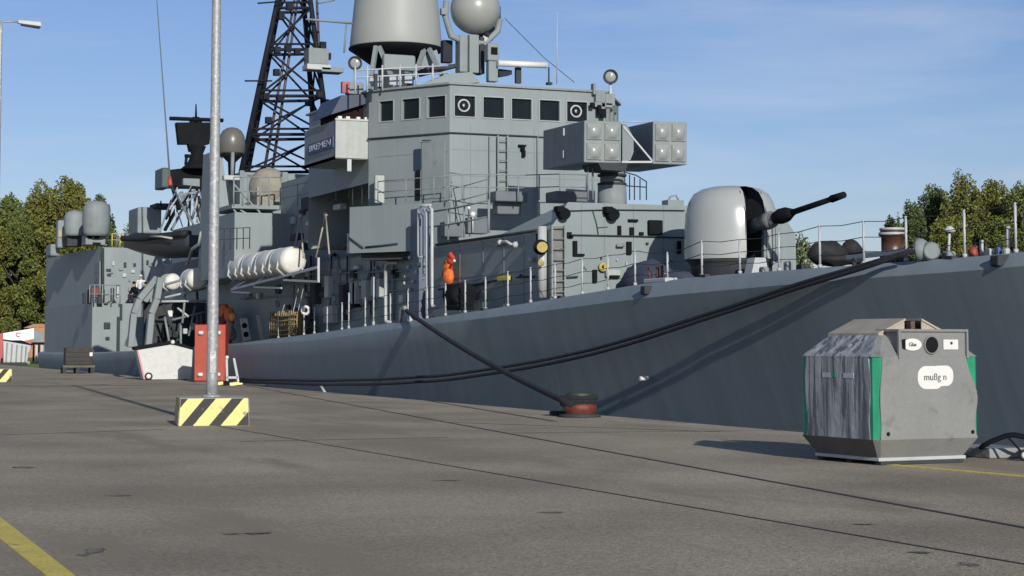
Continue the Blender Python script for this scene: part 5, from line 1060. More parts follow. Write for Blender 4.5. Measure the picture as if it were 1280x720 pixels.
# ================================================================== QUAYSIDE
# ---- glass recycling container
cn = U(1099, 582, z=0); D = (cn - CAM).dot(FW); k = D / F
los = Vector((cn.x, cn.y, 0)).normalized(); rgt = Vector((los.y, -los.x, 0))
ph = R(37); aB = 1.50; dR = rgt * math.cos(ph) + los * math.sin(ph)
rzc = math.atan2(dR.y, dR.x); dL = Vector((-dR.y, dR.x, 0))
cc = cn + (dR + dL) * aB / 2
bank = empty('recycling_container', cc, rzc, 'battered grey glass recycling container with green corners and a round drop hole on the quay', 'recycling container')
WO[bank.name] = Vector((0, 0, 0))
CP = mat('container grey plastic', (.205, .21, .203), .6, .08, 1.6, .12, 9, grain=.06, dirt=((.165, .165, .155), .58, 2.2))
CPD = mat('streaked grey side', (.36, .375, .385), .6, .15, 3.0, .15, 9, streak=.45, dirt=((.10, .11, .125), .50, 1.5, (6, 6, .5)))
CG = mat('container green', (.015, .26, .13), .5, .15, 4, .08)
CT = mat('container tan lid', (.36, .32, .25), .6, .12, 3, .1, dirt=((.22, .18, .12), .62, 4))
CB = mat('dark container skirt', (.10, .102, .105), .6, .2, 3, .1)
h = .92; hb_ = .74; z1, z2, z3 = .36, 1.50, 1.80; ht = .62; cm = .075
def octo(a, c): return [(-a + c, -a), (a - c, -a), (a, -a + c), (a, a - c), (a - c, a), (-a + c, a), (-a, a - c), (-a, -a + c)]
q = MB(); q.prism(octo(h - .015, cm), z1, z2); build(q, 'body_core', CG, bank)
# four panels with curved edges over the green corner strips
def panel(i):
    rot = Matrix.Rotation(i * math.pi / 2, 3, 'Z'); q = MB(); n = 14; L1 = []; 
    for j in range(n + 1):
        f = j / n; zz = z1 + (z2 - z1) * f; inset = (.02 + .16 * f ** 3 + .035 * math.sin(f * 9)) if i != 3 else .035 + .02 * math.sin(f * 7)
        L1.append((-h + cm + (.07 if i == 3 else 0) + inset * (.25 if i == 0 else 1.2), h - cm - (.05 if i == 3 else 0) - inset * (1.0 if i != 3 else .9) + .01, zz))
    vs = []
    for (l, r_, zz) in L1: vs += [rot @ Vector((l, -h, zz)), rot @ Vector((r_, -h, zz)), rot @ Vector((l, -h + .02, zz)), rot @ Vector((r_, -h + .02, zz))]
    fs = []
    for j in range(n): a = j * 4; b = a + 4; fs += [(a, a + 1, b + 1, b), (a + 2, b + 2, b + 3, a + 3), (a, b, b + 2, a + 2), (a + 1, a + 3, b + 3, b + 1)]
    fs += [(0, 2, 3, 1), (n * 4, n * 4 + 1, n * 4 + 3, n * 4 + 2)]; q.add(vs, fs)
    return build(q, 'side_panel', CP if i in (0, 1) else CPD, bank)
for i in range(4): panel(i)
q = MB(); q.prism(octo(hb_, .03), .10, z1, octo(h, cm)); build(q, 'skirt', CP, bank)
q = MB(); q.ext([(-hb_ - .004, hb_ - .03, .1), (-hb_ - .004, -hb_ + .03, .1), (-h - .004, -h + cm, z1), (-h - .004, h - cm, z1)], (.003, 0, 0)); build(q, 'skirt_side', CB, bank)
q = MB(); q.prism(octo(h, cm), z2, z3, octo(ht, .05)); build(q, 'shoulder', CP, bank)
q = MB(); q.ext([(-h - .003, h - cm, z2), (-h - .003, -h + cm, z2), (-ht - .003, -ht + .05, z3), (-ht - .003, ht - .05, z3)], (.002, 0, 0)); build(q, 'shoulder_side', CPD, bank)
# hood with the drop hole, label plates
q = MB(); q.box(-.50, .66, -h + .012, -h + .45, z2 - .03, z3 + .05); hood = build(q, 'hood', CP, bank, .012)
q = MB(); q.box(-.53, .69, -h - .02, -h + .5, z3 + .05, z3 + .085); build(q, 'hood_rim', CP, bank)
for x_ in (-.53, .66): q = MB(); q.box(x_, x_ + .03, -h - .02, -h + .02, z2 - .02, z3 + .05); build(q, 'hood_rim', CP, bank)
q = MB(); q.lathe((.05, -h + .008, 1.665), [(.13, 0), (.13, .02), (.114, .025), (.112, .0)], 26, (0, -1, 0)); build(q, 'hole_ring', CP, bank)
q = MB(); q.cyl((.05, -h + .004, 1.665), (.05, -h - .012, 1.665), .112, n=26); build(q, 'drop_hole', BLACK, bank)
def plate(pts, name, m, k_=.006):
    q = MB(); q.ext([(x_, -h + .003 - k_, z_) for x_, z_ in pts], (0, k_ * .8, 0)); return build(q, name, m, bank)
def disc_pts(cx, cz, rx, rz_, n=20): return [(cx + rx * math.cos(2 * math.pi * i / n), cz + rz_ * math.sin(2 * math.pi * i / n)) for i in range(n)]
lb = plate(disc_pts(-.28, 1.67, .16, .085), 'label_plate', WHITE)
plate([(-.45, 1.62), (-.40, 1.6), (-.40, 1.75), (-.46, 1.74)], 'label_shade', BLACK, .008)
text('Glas', .075, TEXTM, bank, (-.28, -h - .008, 1.67), (R(90), 0, 0))
plate([(.26, 1.60), (.52, 1.60), (.52, 1.74), (.26, 1.74)], 'notice', WHITE); plate(disc_pts(.40, 1.69, .022, .022, 10), 'notice_mark', TEXTM, .01)
# cloud-shaped maker's label on the front panel: two rounded lobes
def rrect(x0, x1, z0, z1_, r_, n=6):
    out_ = []
    for cx, cz, a0_ in ((x1 - r_, z1_ - r_, 0), (x0 + r_, z1_ - r_, 90), (x0 + r_, z0 + r_, 180), (x1 - r_, z0 + r_, 270)):
        out_ += [(cx + r_ * math.cos(R(a0_ + 90 * i / n)), cz + r_ * math.sin(R(a0_ + 90 * i / n))) for i in range(n + 1)]
    return out_
def plate2(pts, name, m, y_): q = MB(); q.ext([(x_, y_, z_) for x_, z_ in pts], (0, .004, 0)); return build(q, name, m, bank)
plate2(rrect(-.20, .25, 1.05, 1.37, .14), 'maker_label', WHITE, -h - .006); plate2(rrect(.03, .42, 1.09, 1.375, .12), 'maker_label', WHITE, -h - .009)
text('mußg n', .135, mat('worn lettering', (.14, .14, .135), .7, .3, 20, 0), bank, (.10, -h - .013, 1.215), (R(90), 0, 0))
for x_ in (-h + .2, h - .17): q = MB(); q.cyl((x_, -h - .012, z1 + .08), (x_, -h + .01, z1 + .08), .028, n=12); build(q, 'bolt', BLACK, bank)
# side stickers
for (y0_, y1_, m) in ((.10, .32, WRIT), (-.42, -.18, WRIT)):
    q = MB(); q.box(-h - .006, -h + .001, y0_, y1_, 1.20, 1.27); build(q, 'sticker', mat('faded sticker', (.40, .46, .44), .6, .2, 12, 0), bank)
q = MB(); q.box(-h - .007, -h + .001, .0, .10, 1.21, 1.28); build(q, 'sticker', CG, bank)
# lid halves, lifting frame on top
for sx in (-1, 1):
    q = MB(); q.ext([(-.62 * sx + 0, -.60, z3 + .0), (-.14 * sx, -.60, z3 + .21), (-.14 * sx, .60, z3 + .21), (-.62 * sx, .60, z3 + .0)], (0, 0, .03)); build(q, 'lid', CT, bank)
    q = MB(); q.add([(-.60 * sx, -.58, z3), (-.15 * sx, -.58, z3 + .20), (-.15 * sx, -.58, z3), (-.60 * sx, -.57, z3), (-.15 * sx, -.57, z3 + .20), (-.15 * sx, -.57, z3)], [(0, 1, 2), (3, 5, 4), (0, 3, 4, 1)]); build(q, 'lid_gable', CT, bank)
q = MB()
for y_ in (-.35, .35): q.box(-.07, .07, y_ - .04, y_ + .04, z3 - .02, z3 + .16)
q.tube([(0, -.4, z3 + .14), (0, -.2, z3 + .2), (0, .2, z3 + .2), (0, .4, z3 + .14)], .03, 6); build(q, 'lifting_gear', mat('rusty lifting gear', (.09, .055, .04), .7, .3, 9, .2), bank)
q = MB(); q.box(-.05, .02, -.60, -.5, z3, z3 + .20); build(q, 'lid_latch', MATS['rusty lifting gear'], bank)
q = MB(); q.box(-hb_ - .02, hb_ + .02, -hb_ - .02, hb_ + .02, .055, .105); build(q, 'base_frame', LIGHTG, bank, .01)
for y_ in (-hb_ + .05, 0, hb_ - .05): q = MB(); q.box(-hb_ + .02, hb_ - .02, y_ - .06, y_ + .06, .005, .055); build(q, 'skid', DARKM, bank)

# concrete slab behind it
q = MB(); a = U(1183, 569, z=0); q.box(a.x - .1, a.x + 1.0, a.y + .05, a.y + .75, .004, .15); tag(build(q, 'concrete_slab', mat('pale concrete', (.24, .25, .245), .8, .1, 2, .2), None, .015), 'low pale concrete slab behind the recycling container', 'slab')
# ---- lamp posts with striped foundation blocks
STR = bpy.data.materials.new('hazard stripes'); STR.use_nodes = True; t_ = STR.node_tree; kk = t_.links.new; bs = t_.nodes['Principled BSDF']; bs.inputs['Roughness'].default_value = .7
co = t_.nodes.new('ShaderNodeTexCoord'); sx = t_.nodes.new('ShaderNodeSeparateXYZ'); kk(co.outputs['Object'], sx.inputs[0])
a1_ = t_.nodes.new('ShaderNodeMath'); a1_.operation = 'MULTIPLY'; a1_.inputs[1].default_value = -.80; kk(sx.outputs['Z'], a1_.inputs[0])
a2_ = t_.nodes.new('ShaderNodeMath'); a2_.operation = 'ADD'; kk(sx.outputs['Y'], a2_.inputs[0]); kk(a1_.outputs[0], a2_.inputs[1])
a25 = t_.nodes.new('ShaderNodeMath'); a25.operation = 'ADD'; kk(sx.outputs['X'], a25.inputs[0]); kk(a2_.outputs[0], a25.inputs[1])
a26 = t_.nodes.new('ShaderNodeMath'); a26.operation = 'ADD'; kk(a25.outputs[0], a26.inputs[0]); a26.inputs[1].default_value = 10.03
a3_ = t_.nodes.new('ShaderNodeMath'); a3_.operation = 'MODULO'; kk(a26.outputs[0], a3_.inputs[0]); a3_.inputs[1].default_value = .56
ns = t_.nodes.new('ShaderNodeTexNoise'); ns.inputs['Scale'].default_value = 9; ns.inputs['Detail'].default_value = 5; kk(co.outputs['Object'], ns.inputs['Vector'])
a4_ = t_.nodes.new('ShaderNodeMath'); a4_.operation = 'MULTIPLY_ADD'; kk(ns.outputs['Fac'], a4_.inputs[0]); a4_.inputs[1].default_value = .03; kk(a3_.outputs[0], a4_.inputs[2])
gt = t_.nodes.new('ShaderNodeMath'); gt.operation = 'GREATER_THAN'; kk(a4_.outputs[0], gt.inputs[0]); gt.inputs[1].default_value = .255
mm_ = t_.nodes.new('ShaderNodeMix'); mm_.data_type = 'RGBA'; mm_.inputs[6].default_value = (.028, .028, .027, 1); mm_.inputs[7].default_value = (.72, .64, .24, 1); kk(gt.outputs[0], mm_.inputs[0])
n7 = t_.nodes.new('ShaderNodeTexNoise'); n7.inputs['Scale'].default_value = 6; n7.inputs['Detail'].default_value = 7; kk(co.outputs['Object'], n7.inputs['Vector'])
r7 = t_.nodes.new('ShaderNodeMapRange'); r7.inputs['From Min'].default_value = .6; r7.inputs['From Max'].default_value = .72; kk(n7.outputs['Fac'], r7.inputs[0])
m7 = t_.nodes.new('ShaderNodeMix'); m7.data_type = 'RGBA'; m7.inputs[7].default_value = (.25, .23, .18, 1); kk(r7.outputs[0], m7.inputs[0]); kk(mm_.outputs[2], m7.inputs[6]); kk(m7.outputs[2], bs.inputs['Base Color'])
BLK = mat('foundation concrete', (.36, .35, .31), .85, .12, 3, .2)
def lamp(px, py, label, blockw, head_to, hgt, lean=0):
    b = U(px, py, z=0); losd = math.atan2(b.y, b.x)
    rz = losd + math.pi + R(4)          # front of the block looks at the quay road
    b = b + Vector((math.cos(losd), math.sin(losd), 0)) * blockw / 2
    e = empty('street_lamp', b, rz, label, 'lamp post', 'quay lamp posts on striped blocks')
    w2 = blockw / 2; hh = .57
    q = MB(); q.prism([(-w2, -w2), (w2, -w2), (w2, w2), (-w2, w2)], 0, hh, [(-w2 + .02, -w2 + .03), (w2 - .02, -w2 + .03), (w2 - .02, w2 - .03), (-w2 + .02, w2 - .03)]); build(q, 'foundation', BLK, e, .015)
    q = MB(); f_ = .008
    q.ext([(w2 + f_ - .002, -w2 + .015, .012), (w2 + f_ - .002, w2 - .015, .012), (w2 + f_ - .022, w2 - .045, hh - .012), (w2 + f_ - .022, -w2 + .045, hh - .012)], (-.004, 0, 0)); build(q, 'stripe_paint', STR, e)
    for s_ in (-1, 1):
        q = MB(); q.ext([(-w2 + .02, s_ * (w2 + .006), .012), (w2 - .02, s_ * (w2 + .006), .012), (w2 - .04, s_ * (w2 - .022), hh - .012), (-w2 + .04, s_ * (w2 - .022), hh - .012)], (0, -.004 * s_, 0)); build(q, 'stripe_paint', STR, e)
    q = MB(); q.lathe((0, 0, hh), [(.125, 0), (.122, .4), (.115, 2.2), (.11, 2.3), (.095, hgt * .6), (.07, hgt - .4), (.05, hgt)], 20); build(q, 'pole', GALV, e)
    q = MB(); q.lathe((0, 0, hh), [(.2, 0), (.2, .03), (.13, .05)], 16); build(q, 'collar', GALV, e)
    q = MB(); q.box(.10, .14, -.06, .06, hh + .5, hh + .95); build(q, 'access_door', GALV, e)
    # arm and lantern
    dxy = head_to; q = MB(); q.tube([(0, 0, hh + hgt - .05), (dxy[0] * .25, dxy[1] * .25, hh + hgt + .02), (dxy[0] * .45, dxy[1] * .45, hh + hgt + .02)], .04, 8); build(q, 'arm', GALV, e)
    dd = Vector((dxy[0], dxy[1], 0)); ln = dd.length; dd.normalize(); sd = Vector((-dd.y, dd.x, 0)); z_ = hh + hgt
    P = lambda a_, s_, zz: dd * a_ * ln + sd * s_ + Vector((0, 0, z_ + zz))
    q = MB(); q.hexa([P(.42, -.1, -.05), P(1, -.17, -.13), P(1, .17, -.13), P(.42, .1, -.05)], [P(.42, -.1, .1), P(.98, -.14, .08), P(.98, .14, .08), P(.42, .1, .1)]); la = build(q, 'lamp_head', LIGHTG, e, .02)
    q = MB(); q.hexa([P(.5, -.09, -.13), P(.97, -.14, -.2), P(.97, .14, -.2), P(.5, .09, -.13)], [P(.5, -.09, -.06), P(.97, -.15, -.131), P(.97, .15, -.131), P(.5, .09, -.06)]); build(q, 'diffuser', DARKM, la)
    return e
lamp(264.5, 532.8, 'tall galvanised lamp post in front of the red cabinet on a striped block', 1.44, (0, 1.5), 13.5)
lamp(-8, 478, 'far lamp post at the left edge whose flat lamp head shows against the sky', 1.44, (-.2, 1.72), 15.1)
# ---- red cabinet behind the post
b = U(262, 478, z=0); losd = math.atan2(b.y, b.x); D = (b - CAM).dot(FW); k = D / F
e = empty('red_cabinet', b, losd + math.pi + R(-14), 'tall red steel cabinet with white hinges standing behind the lamp post', 'cabinet')
W2 = 19.5 * k; H = 72 * k
q = MB(); q.box(-.55, 0, -W2, W2, .05, H); q.box(-.5, -.05, -W2 + .05, W2 - .05, 0, .06); build(q, 'cabinet_body', mat('dark red side', (.27, .03, .03), .6, .1, 3, .05), e, .01)
for s_ in (-1, 1): q = MB(); q.box(0, .03, s_ * .01, s_ * (W2 - .01), .08, H - .03); dr_ = build(q, 'door', RED, e, .01)
for s_ in (-1, 1):
    for z_ in (.33, H - .36): q = MB(); q.tube([(.07, s_ * W2 * .42, z_), (.08, s_ * W2 * .72, z_ + .0)], .085, 10); build(q, 'hinge', WHITE, e)
# ---- galvanised skip on wheels
b = U(207, 475, z=0); losd = math.atan2(b.y, b.x); D = (b - CAM).dot(FW); k = D / F
e = empty('waste_skip', b, losd + math.pi + R(6), 'pale galvanised wheeled waste container with peaked dark lid left of the red cabinet', 'waste container')
f2 = lambda px, py, x_=0.0: (x_, (px - 207) * -k * -1, (475 - py) * k)
SKM = mat('galvanised skip panel', (.52, .53, .51), .5, .1, 4, .1, dirt=((.36, .37, .36), .6, 4))
out_ = [(171, 437), (214, 430), (240, 437), (239, 474), (180, 474.5)]
q = MB(); q.ext([(0, (x_ - 207) * k, (475 - y_) * k) for x_, y_ in out_], (-1.3, 0, 0)); build(q, 'bin_body', SKM, e, .02)
q = MB(); q.ext([(.06, (x_ - 207) * k, (475 - y_) * k) for x_, y_ in ((169, 438), (214, 430.5), (241, 437.5), (241, 434.5), (214, 426.5), (168, 434))], (-1.42, 0, 0)); build(q, 'lid', BLACK, e, .01)
q = MB(); q.ext([(.03, (x_ - 207) * k, (475 - y_) * k) for x_, y_ in ((171, 438), (173, 438), (182, 474), (180, 474))], (-.05, 0, 0)); build(q, 'edge_tape', mat('pink edge', (.55, .25, .26), .6, .1, 4, 0), e)
q = MB(); q.ball((.1, (215 - 207) * k, (475 - 428) * k), .1, 10); build(q, 'lid_knob', WHITE, e)
for s_, px in ((0, 186), (0, 232)):
    q = MB(); yy = (px - 207) * k; q.lathe((-.05 if px < 200 else -.3, yy, .17), [(.05, 0), (.16, 0), (.18, .03), (.18, .09), (.16, .12), (.05, .12)], 18, (1, 0, 0)); wl = build(q, 'wheel', RUBBER, e)
    q = MB(); q.lathe((.0 if px < 200 else -.3, yy, .17), [(.11, 0), (.11, .08), (.02, .1)], 14, (1, 0, 0)); build(q, 'rim', WHITE, wl)
# ---- A-frame gangway foot with striped ends
b = U(287, 482, z=0); losd = math.atan2(b.y, b.x); D = (b - CAM).dot(FW); k = D / F
e = empty('barrier_frame', b, losd + math.pi, 'grey folding barrier with yellow and black feet right of the red cabinet', 'barrier')
J = lambda px, py, x_=0: Vector((x_, (px - 287) * k, (482 - py) * k))
for (a, c_) in (((292, 448), (298, 478)), ((283, 472), (297, 472)), ((283, 449), (284, 476))):
    q = MB(); q.bar(J(*a), J(*c_), .09, .09); build(q, 'bar', LIGHTG, e)
q = MB(); q.ball(tuple(J(283.5, 447)), .08, 8); build(q, 'knob', WHITE, e)
for i, (a, c_, m) in enumerate((((270, 480), (279, 478.5), YELLOW), ((279, 480), (287, 479), BLACK), ((287, 480.5), (303, 478.5), YELLOW))):
    q = MB(); q.bar(J(*a, .05), J(*c_, .05), .35, .13); build(q, 'foot', m if m is BLACK else mat('pale yellow paint', (.75, .68, .28), .6, .1, 5, .05), e, .02)
# ---- dark crate on a low trolley
b = U(98, 467, z=0); losd = math.atan2(b.y, b.x); D = (b - CAM).dot(FW); k = D / F
e = empty('crate_trolley', b, losd + math.pi + R(5), 'dark brown crate on a low olive trolley beside the hangar end of the ship', 'trolley')
J = lambda px, py, x_=0: Vector((x_, (px - 98) * k, (467 - py) * k))
q = MB(); a = J(82, 456); c_ = J(115, 435); q.box(-1.3, 0, a.y, c_.y, a.z, c_.z); cr = build(q, 'crate', mat('dark brown crate', (.035, .028, .022), .7, .3, 4, .1), e, .02)
for z_ in (440, 446, 451): q = MB(); q.box(-.01, .03, a.y + .03, c_.y - .03, J(82, z_).z - .03, J(82, z_).z + .03); build(q, 'batten', DARKM, cr)
q = MB(); p = J(113, 443); q.box(.0, .06, p.y - .08, p.y + .08, p.z - .1, p.z + .1); build(q, 'tag_plate', WHITE, cr)
OL = mat('olive trolley paint', (.09, .09, .055), .7, .2, 4, .1)
q = MB(); a = J(79, 459.5); c_ = J(118, 456.5); q.box(-1.4, .05, a.y, c_.y, a.z, c_.z); build(q, 'platform', OL, e)
for px in (81, 97, 115):
    for x_ in (-1.3, 0): q = MB(); p = J(px, 460, x_); q.box(p.x - .08, p.x + .08, p.y - .1, p.y + .1, 0, p.z); build(q, 'leg', DARKM, e)
# ---- row of things at the far left, beside the stern
b = U(22, 456, z=0); losd = math.atan2(b.y, b.x); D = (b - CAM).dot(FW); k = D / F
e = empty('rubbish_skip', b, losd + math.pi, 'ribbed pale grey rubbish skip under the white sloping board at the left edge', 'skip')
J = lambda px, py, x_=0: Vector((x_, (px - 22) * k, (456 - py) * k))
q = MB(); q.ext([J(4, 426), J(38, 432), J(33, 453), J(5, 453)], (-2.2, 0, 0)); build(q, 'skip_body', LIGHTG, e, .02)
for px in (9, 15, 21, 27, 32): q = MB(); q.bar(J(px, 428 + (px - 4) * .17, .05), J(px - 1, 452, .05), .12, .12); build(q, 'rib', GREY2, e)
q = MB(); q.bar(J(2, 455, .1), J(34, 455.5, .1), .3, .25); build(q, 'skid', DARKM, e)
q = MB(); q.ext([J(3, 425.5, -.2), J(26, 425.5, -.2), J(40, 431, -.2), J(38, 433, -.2)], (-1, 0, 0)); build(q, 'load', BLACK, e)
b = U(-4, 455, z=0); losd = math.atan2(b.y, b.x); k = (b - CAM).dot(FW) / F
e = empty('red_container', b, losd + math.pi, 'red steel container cut off by the left edge of the picture', 'container')
q = MB(); q.box(-3, 0, -8 * k, 7 * k, .1, 38 * k); build(q, 'container_body', mat('faded red container', (.42, .09, .09), .6, .1, 2, .1), e, .03)
for i in range(4): q = MB(); q.box(0, .05, (-7 + i * 3.8) * k, (-5.5 + i * 3.8) * k, .2, 37 * k); build(q, 'door_rib', MATS['faded red container'], e)
b = U(22, 454.8, z=0); losd = math.atan2(b.y, b.x); D = (b - CAM).dot(FW); k = D / F
e = empty('site_cabin', b, losd + math.pi, 'white sloping board with a faint red ring sign raised on dark posts at far left', 'sign')
J = lambda px, py, x_=0: Vector((x_, (px - 22) * k, (454.8 - py) * k))
q = MB(); q.ext([J(3, 417), J(41, 410.5), J(41, 423.5), J(25, 427), J(3, 424)], (-.25, 0, 0)); build(q, 'board', mat('bright white board', (.82, .82, .82), .5, .03, 2, 0), e)
q = MB(); q.tube([J(22 + 2.6 * math.cos(i * .39), 418.5 - 2.2 * math.sin(i * .39), .03) for i in range(1, 15)], .04, 5); build(q, 'ring_mark', RED, e)
q = MB(); q.ext([J(41, 414), J(53, 415), J(53, 428), J(41, 428)], (-1, 0, 0)); build(q, 'side_box', GREY2, e)
q = MB(); q.box(-.2, 0, J(38, 0).y, J(54, 0).y, J(0, 431).z, J(0, 428).z); build(q, 'beam', BLACK, e)
for px, m in ((41, BLACK), (44.5, LIGHTG), (47.5, BLACK), (51, LIGHTG), (54, GREY2), (4, DARKM)): q = MB(); q.box(-.25, -.05, J(px - 1.2, 0).y, J(px + 1.2, 0).y, 0, J(0, 429).z); build(q, 'post', m, e)
q = MB(); q.box(-.8, .4, J(32, 0).y, J(55, 0).y, 0, .2); build(q, 'plinth', KERB, e)
# ---- small handcart cut off by the right edge
b = U(1279, 576, z=0); losd = math.atan2(b.y, b.x); D = (b - CAM).dot(FW); k = D / F
e = empty('hand_trolley', b, losd + math.pi, 'black tubular hand trolley cut off by the right edge', 'trolley')
J = lambda px, py, x_=0: Vector((x_, (px - 1279) * k, (576 - py) * k))
for x_ in (0, -.5):
    q = MB(); q.tube([J(1228, 561, x_), J(1240, 554, x_), J(1258, 546.5, x_), J(1268, 545, x_), J(1290, 549, x_), J(1330, 550, x_)], .028, 8); build(q, 'handle', BLACK, e)
q = MB(); q.tube([J(1228, 561, 0), J(1228, 561, -.5)], .028, 8); build(q, 'handle_grip', BLACK, e)
for px in (1281, 1330):
    q = MB(); q.lathe(J(px, 569, .02), [(.02, 0), (.06, 0), (.085, .01), (.085, .05), (.06, .06), (.02, .06)], 18, (1, 0, 0)); wl = build(q, 'wheel', RUBBER, e)
    q = MB(); q.lathe(J(px, 569, .03), [(.05, 0), (.05, .06), (.02, .07)], 14, (1, 0, 0)); build(q, 'rim', WHITE, wl)
q = MB(); q.box(-.5, 0, J(1283, 0).y, J(1340, 0).y, .14, .19); build(q, 'platform', DARKM, e)
q = MB(); q.bar(J(1278, 566), J(1262, 548), .03, .03); build(q, 'strut', BLACK, e)

# ================================================================== FAR BUILDING AND TREES
b = UD(46, 428, 174); 
e = empty('brick_house', (b.x, b.y, .3), 0, 'small orange brick house in front of the trees left of the ship', 'house')
k = 174 / F; J = lambda px, py, x_=0: Vector((b.x + x_, b.y, .3)) + RT * (px - 46) * k + UPV * (430 - py) * k
hs = FW * 4
q = MB(); q.ext([J(30, 430), J(62, 430), J(62, 392), J(39, 392), J(30, 400)], hs); build(q, 'wall', BRICKM, e)
q = MB(); q.ext([J(29, 393), J(64, 393), J(62, 388), J(42, 388)], hs); build(q, 'roof', mat('tan roof tile', (.33, .20, .12), .8, .15, 2, .2), e)
for px in (44, 51): q = MB(); q.ext([J(px, 402), J(px + 3, 402), J(px + 3, 398), J(px, 398)], FW * -.05); build(q, 'window', GLASS, e)
import numpy as np
def leafmat(name, c1, c2):
    m = bpy.data.materials.new(name); m.use_nodes = True; t = m.node_tree; b_ = t.nodes['Principled BSDF']; b_.inputs['Roughness'].default_value = .6; b_.inputs['Specular IOR Level'].default_value = .2
    g = t.nodes.new('ShaderNodeNewGeometry'); mx_ = t.nodes.new('ShaderNodeMix'); mx_.data_type = 'RGBA'; mx_.inputs[6].default_value = (*c1, 1); mx_.inputs[7].default_value = (*c2, 1)
    n_ = t.nodes.new('ShaderNodeTexNoise'); n_.inputs['Scale'].default_value = .35; n_.inputs['Detail'].default_value = 3; t.links.new(t.nodes.new('ShaderNodeTexCoord').outputs['Object'], n_.inputs['Vector'])
    ad = t.nodes.new('ShaderNodeMath'); ad.operation = 'MULTIPLY_ADD'; ad.inputs[1].default_value = .5; t.links.new(g.outputs['Random Per Island'], ad.inputs[0])
    sb = t.nodes.new('ShaderNodeMapRange'); sb.inputs['From Min'].default_value = .35; sb.inputs['From Max'].default_value = .65; sb.inputs['To Max'].default_value = .5; t.links.new(n_.outputs['Fac'], sb.inputs[0])
    t.links.new(sb.outputs[0], ad.inputs[2]); t.links.new(ad.outputs[0], mx_.inputs[0]); t.links.new(mx_.outputs[2], b_.inputs['Base Color']); return m
LF = [leafmat('olive leaves', (.095, .105, .024), (.185, .19, .045)), leafmat('green leaves', (.08, .10, .026), (.155, .185, .048)), leafmat('dark leaves', (.05, .07, .03), (.12, .15, .052))]
BARK = mat('bark', (.07, .055, .04), .9, .2, 3, .4)
rng = np.random.default_rng(3)
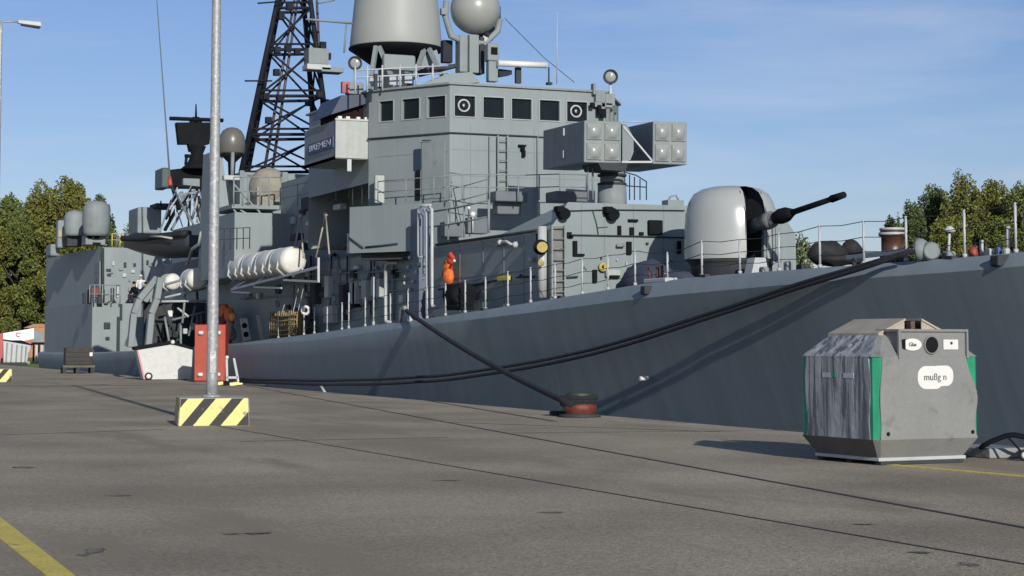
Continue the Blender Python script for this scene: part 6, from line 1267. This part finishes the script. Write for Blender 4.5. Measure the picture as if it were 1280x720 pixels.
def tree(px, top, D, wpx, label, lm, group, spiky=.5, leaves=22000, low=.12, zb=.3):
    top += 10; base = UD(px, HOR, D); base.z = zb; k = D / F; Ht = (HOR - top) * k + CAMZ - zb; W = wpx * k / 2
    e = empty('broadleaf_tree', base, 0, label, 'tree', group)
    q = MB(); q.tube([base, base + Vector((.2, .1, Ht * .35)), base + Vector((-.1, .2, Ht * .65)), base + Vector((.1, 0, Ht * .85))], [Ht * .024, Ht * .018, Ht * .011, Ht * .005], 9); build(q, 'trunk', BARK, e)
    q = MB()
    for i in range(9):
        a = rng.uniform(0, 6.28); z_ = Ht * rng.uniform(.22, .7); r_ = W * rng.uniform(.5, .9)
        q.tube([base + UPV * z_, base + Vector((math.cos(a) * r_ * .5, math.sin(a) * r_ * .5, z_ + Ht * .09)), base + Vector((math.cos(a) * r_, math.sin(a) * r_, z_ + Ht * .2))], [Ht * .009, Ht * .006, Ht * .002], 6)
    o = build(q, 'limbs', BARK, e); o['kind'] = 'stuff'
    C_ = []; nl = 34
    for i in range(nl):
        f = (i + .5) / nl; z_ = low + (1 - low) * f ** .9 * .93; prof_ = math.sin(math.pi * min(1, (z_ - low) / (1 - low) * .72 + .24)) ** .6
        a = i * 2.4 + rng.uniform(-.4, .4); r_ = W * prof_ * rng.uniform(.35, .95) if f < .93 else W * .15
        C_.append((math.cos(a) * r_, math.sin(a) * r_, Ht * z_, W * rng.uniform(.20, .36), Ht * rng.uniform(.05, .085) * (1 + (.9 * spiky if f > .7 else 0))))
    # shoots standing out of the top
    for i in range(int(14 * spiky) + 3):
        a = rng.uniform(0, 6.28); r_ = W * rng.uniform(0, .75); C_.append((math.cos(a) * r_, math.sin(a) * r_, Ht * (.97 - .16 * (r_ / W) ** 2) - rng.uniform(0, .05) * Ht, W * .07, Ht * rng.uniform(.05, .08)))
    C_ = np.array(C_); wts = C_[:, 3] ** 1.6; idx = rng.choice(len(C_), leaves, p=wts / wts.sum())
    d = rng.normal(size=(leaves, 3)); d /= np.linalg.norm(d, axis=1)[:, None]; rad_ = rng.uniform(.35, 1.12, leaves) ** .6
    cen_ = C_[idx, :3] + d * (C_[idx][:, [3, 3, 4]]) * rad_[:, None]
    s_ = rng.uniform(.09, .20, leaves)[:, None] * (D / 190) ** .5
    u = rng.normal(size=(leaves, 3)); u /= np.linalg.norm(u, axis=1)[:, None]; v = np.cross(u, rng.normal(size=(leaves, 3))); v /= np.linalg.norm(v, axis=1)[:, None]
    vs = np.concatenate([cen_ - u * s_, cen_ + v * s_ * .6, cen_ + u * s_, cen_ - v * s_ * .6], 1).reshape(-1, 3)
    me = bpy.data.meshes.new('crown'); me.vertices.add(leaves * 4); me.vertices.foreach_set('co', vs.astype(np.float32).ravel()); me.loops.add(leaves * 4); me.loops.foreach_set('vertex_index', np.arange(leaves * 4, dtype=np.int32)); me.polygons.add(leaves); me.polygons.foreach_set('loop_start', np.arange(0, leaves * 4, 4, dtype=np.int32)); me.update(calc_edges=True); me.materials.append(LF[lm])
    link(bpy.data.objects.new('crown', me), e)
T = [(-34, 236, 188, 95, 'olive broadleaf tree at the left edge of the picture, behind the red container', 0, .5), (14, 236, 200, 80, 'olive tree behind the white board at far left', 1, .4), (52, 226, 194, 76, 'broad olive green tree behind the brick house', 0, .6), (88, 217, 192, 84, 'tallest tree on the left, behind the launcher covers', 0, .9), (122, 238, 198, 44, 'narrow tree with bare looking shoots right of the tallest left tree', 2, 1.0),
     (22, 262, 192, 84, 'low olive tree filling in below the left crowns', 1, .3), (84, 268, 190, 74, 'low dark tree close to the hangar end', 0, .3)]
for (px, top, D_, w_, lb, lm, spk) in T: tree(px, top, D_, w_, lb, lm, 'trees beyond the stern', spk, low=.05)
for (px, top, w_, lb) in ((140, 277, 34, 'distant tree just right of the hangar covers'), (158, 276, 30, 'middle distant tree behind the yellow rail'), (176, 279, 32, 'distant tree beside the small grey funnel'), (152, 292, 50, 'lowest distant tree behind the yellow rail')): tree(px, top, 300, w_, lb, 1, 'distant trees behind the yellow rail', .6, 3500)
for (px, top, D_, w_, lb, lm, spk) in ((1118, 268, 196, 46, 'smallest dark tree at the left end of the right hand row', 2, .8), (1142, 250, 190, 52, 'dark green tree second from the left in the right hand row', 2, .7), (1172, 226, 194, 70, 'tall tree rising behind the fairlead at the bow', 2, .8), (1208, 216, 188, 78, 'tall olive tree in the middle of the right hand row', 0, .8), (1245, 217, 196, 76, 'tall olive green tree behind the red deck buoy', 0, .7), (1284, 222, 190, 80, 'tree cut off by the right edge of the picture', 1, .7), (1330, 220, 190, 80, 'tree just beyond the right edge', 0, .7), (1190, 262, 180, 90, 'low olive tree before the tall right hand trees', 0, .4), (1258, 262, 182, 90, 'low green tree before the right hand row', 1, .4)):
    tree(px, top, D_, w_, lb, lm, 'trees on the far bank behind the bow', spk, low=.08, leaves=19000)
tree(1004, 290, 185, 40, 'small pale bush like tree between turret and covered winch', 1, 'trees on the far bank behind the bow', 1.0, 2600, low=.3)
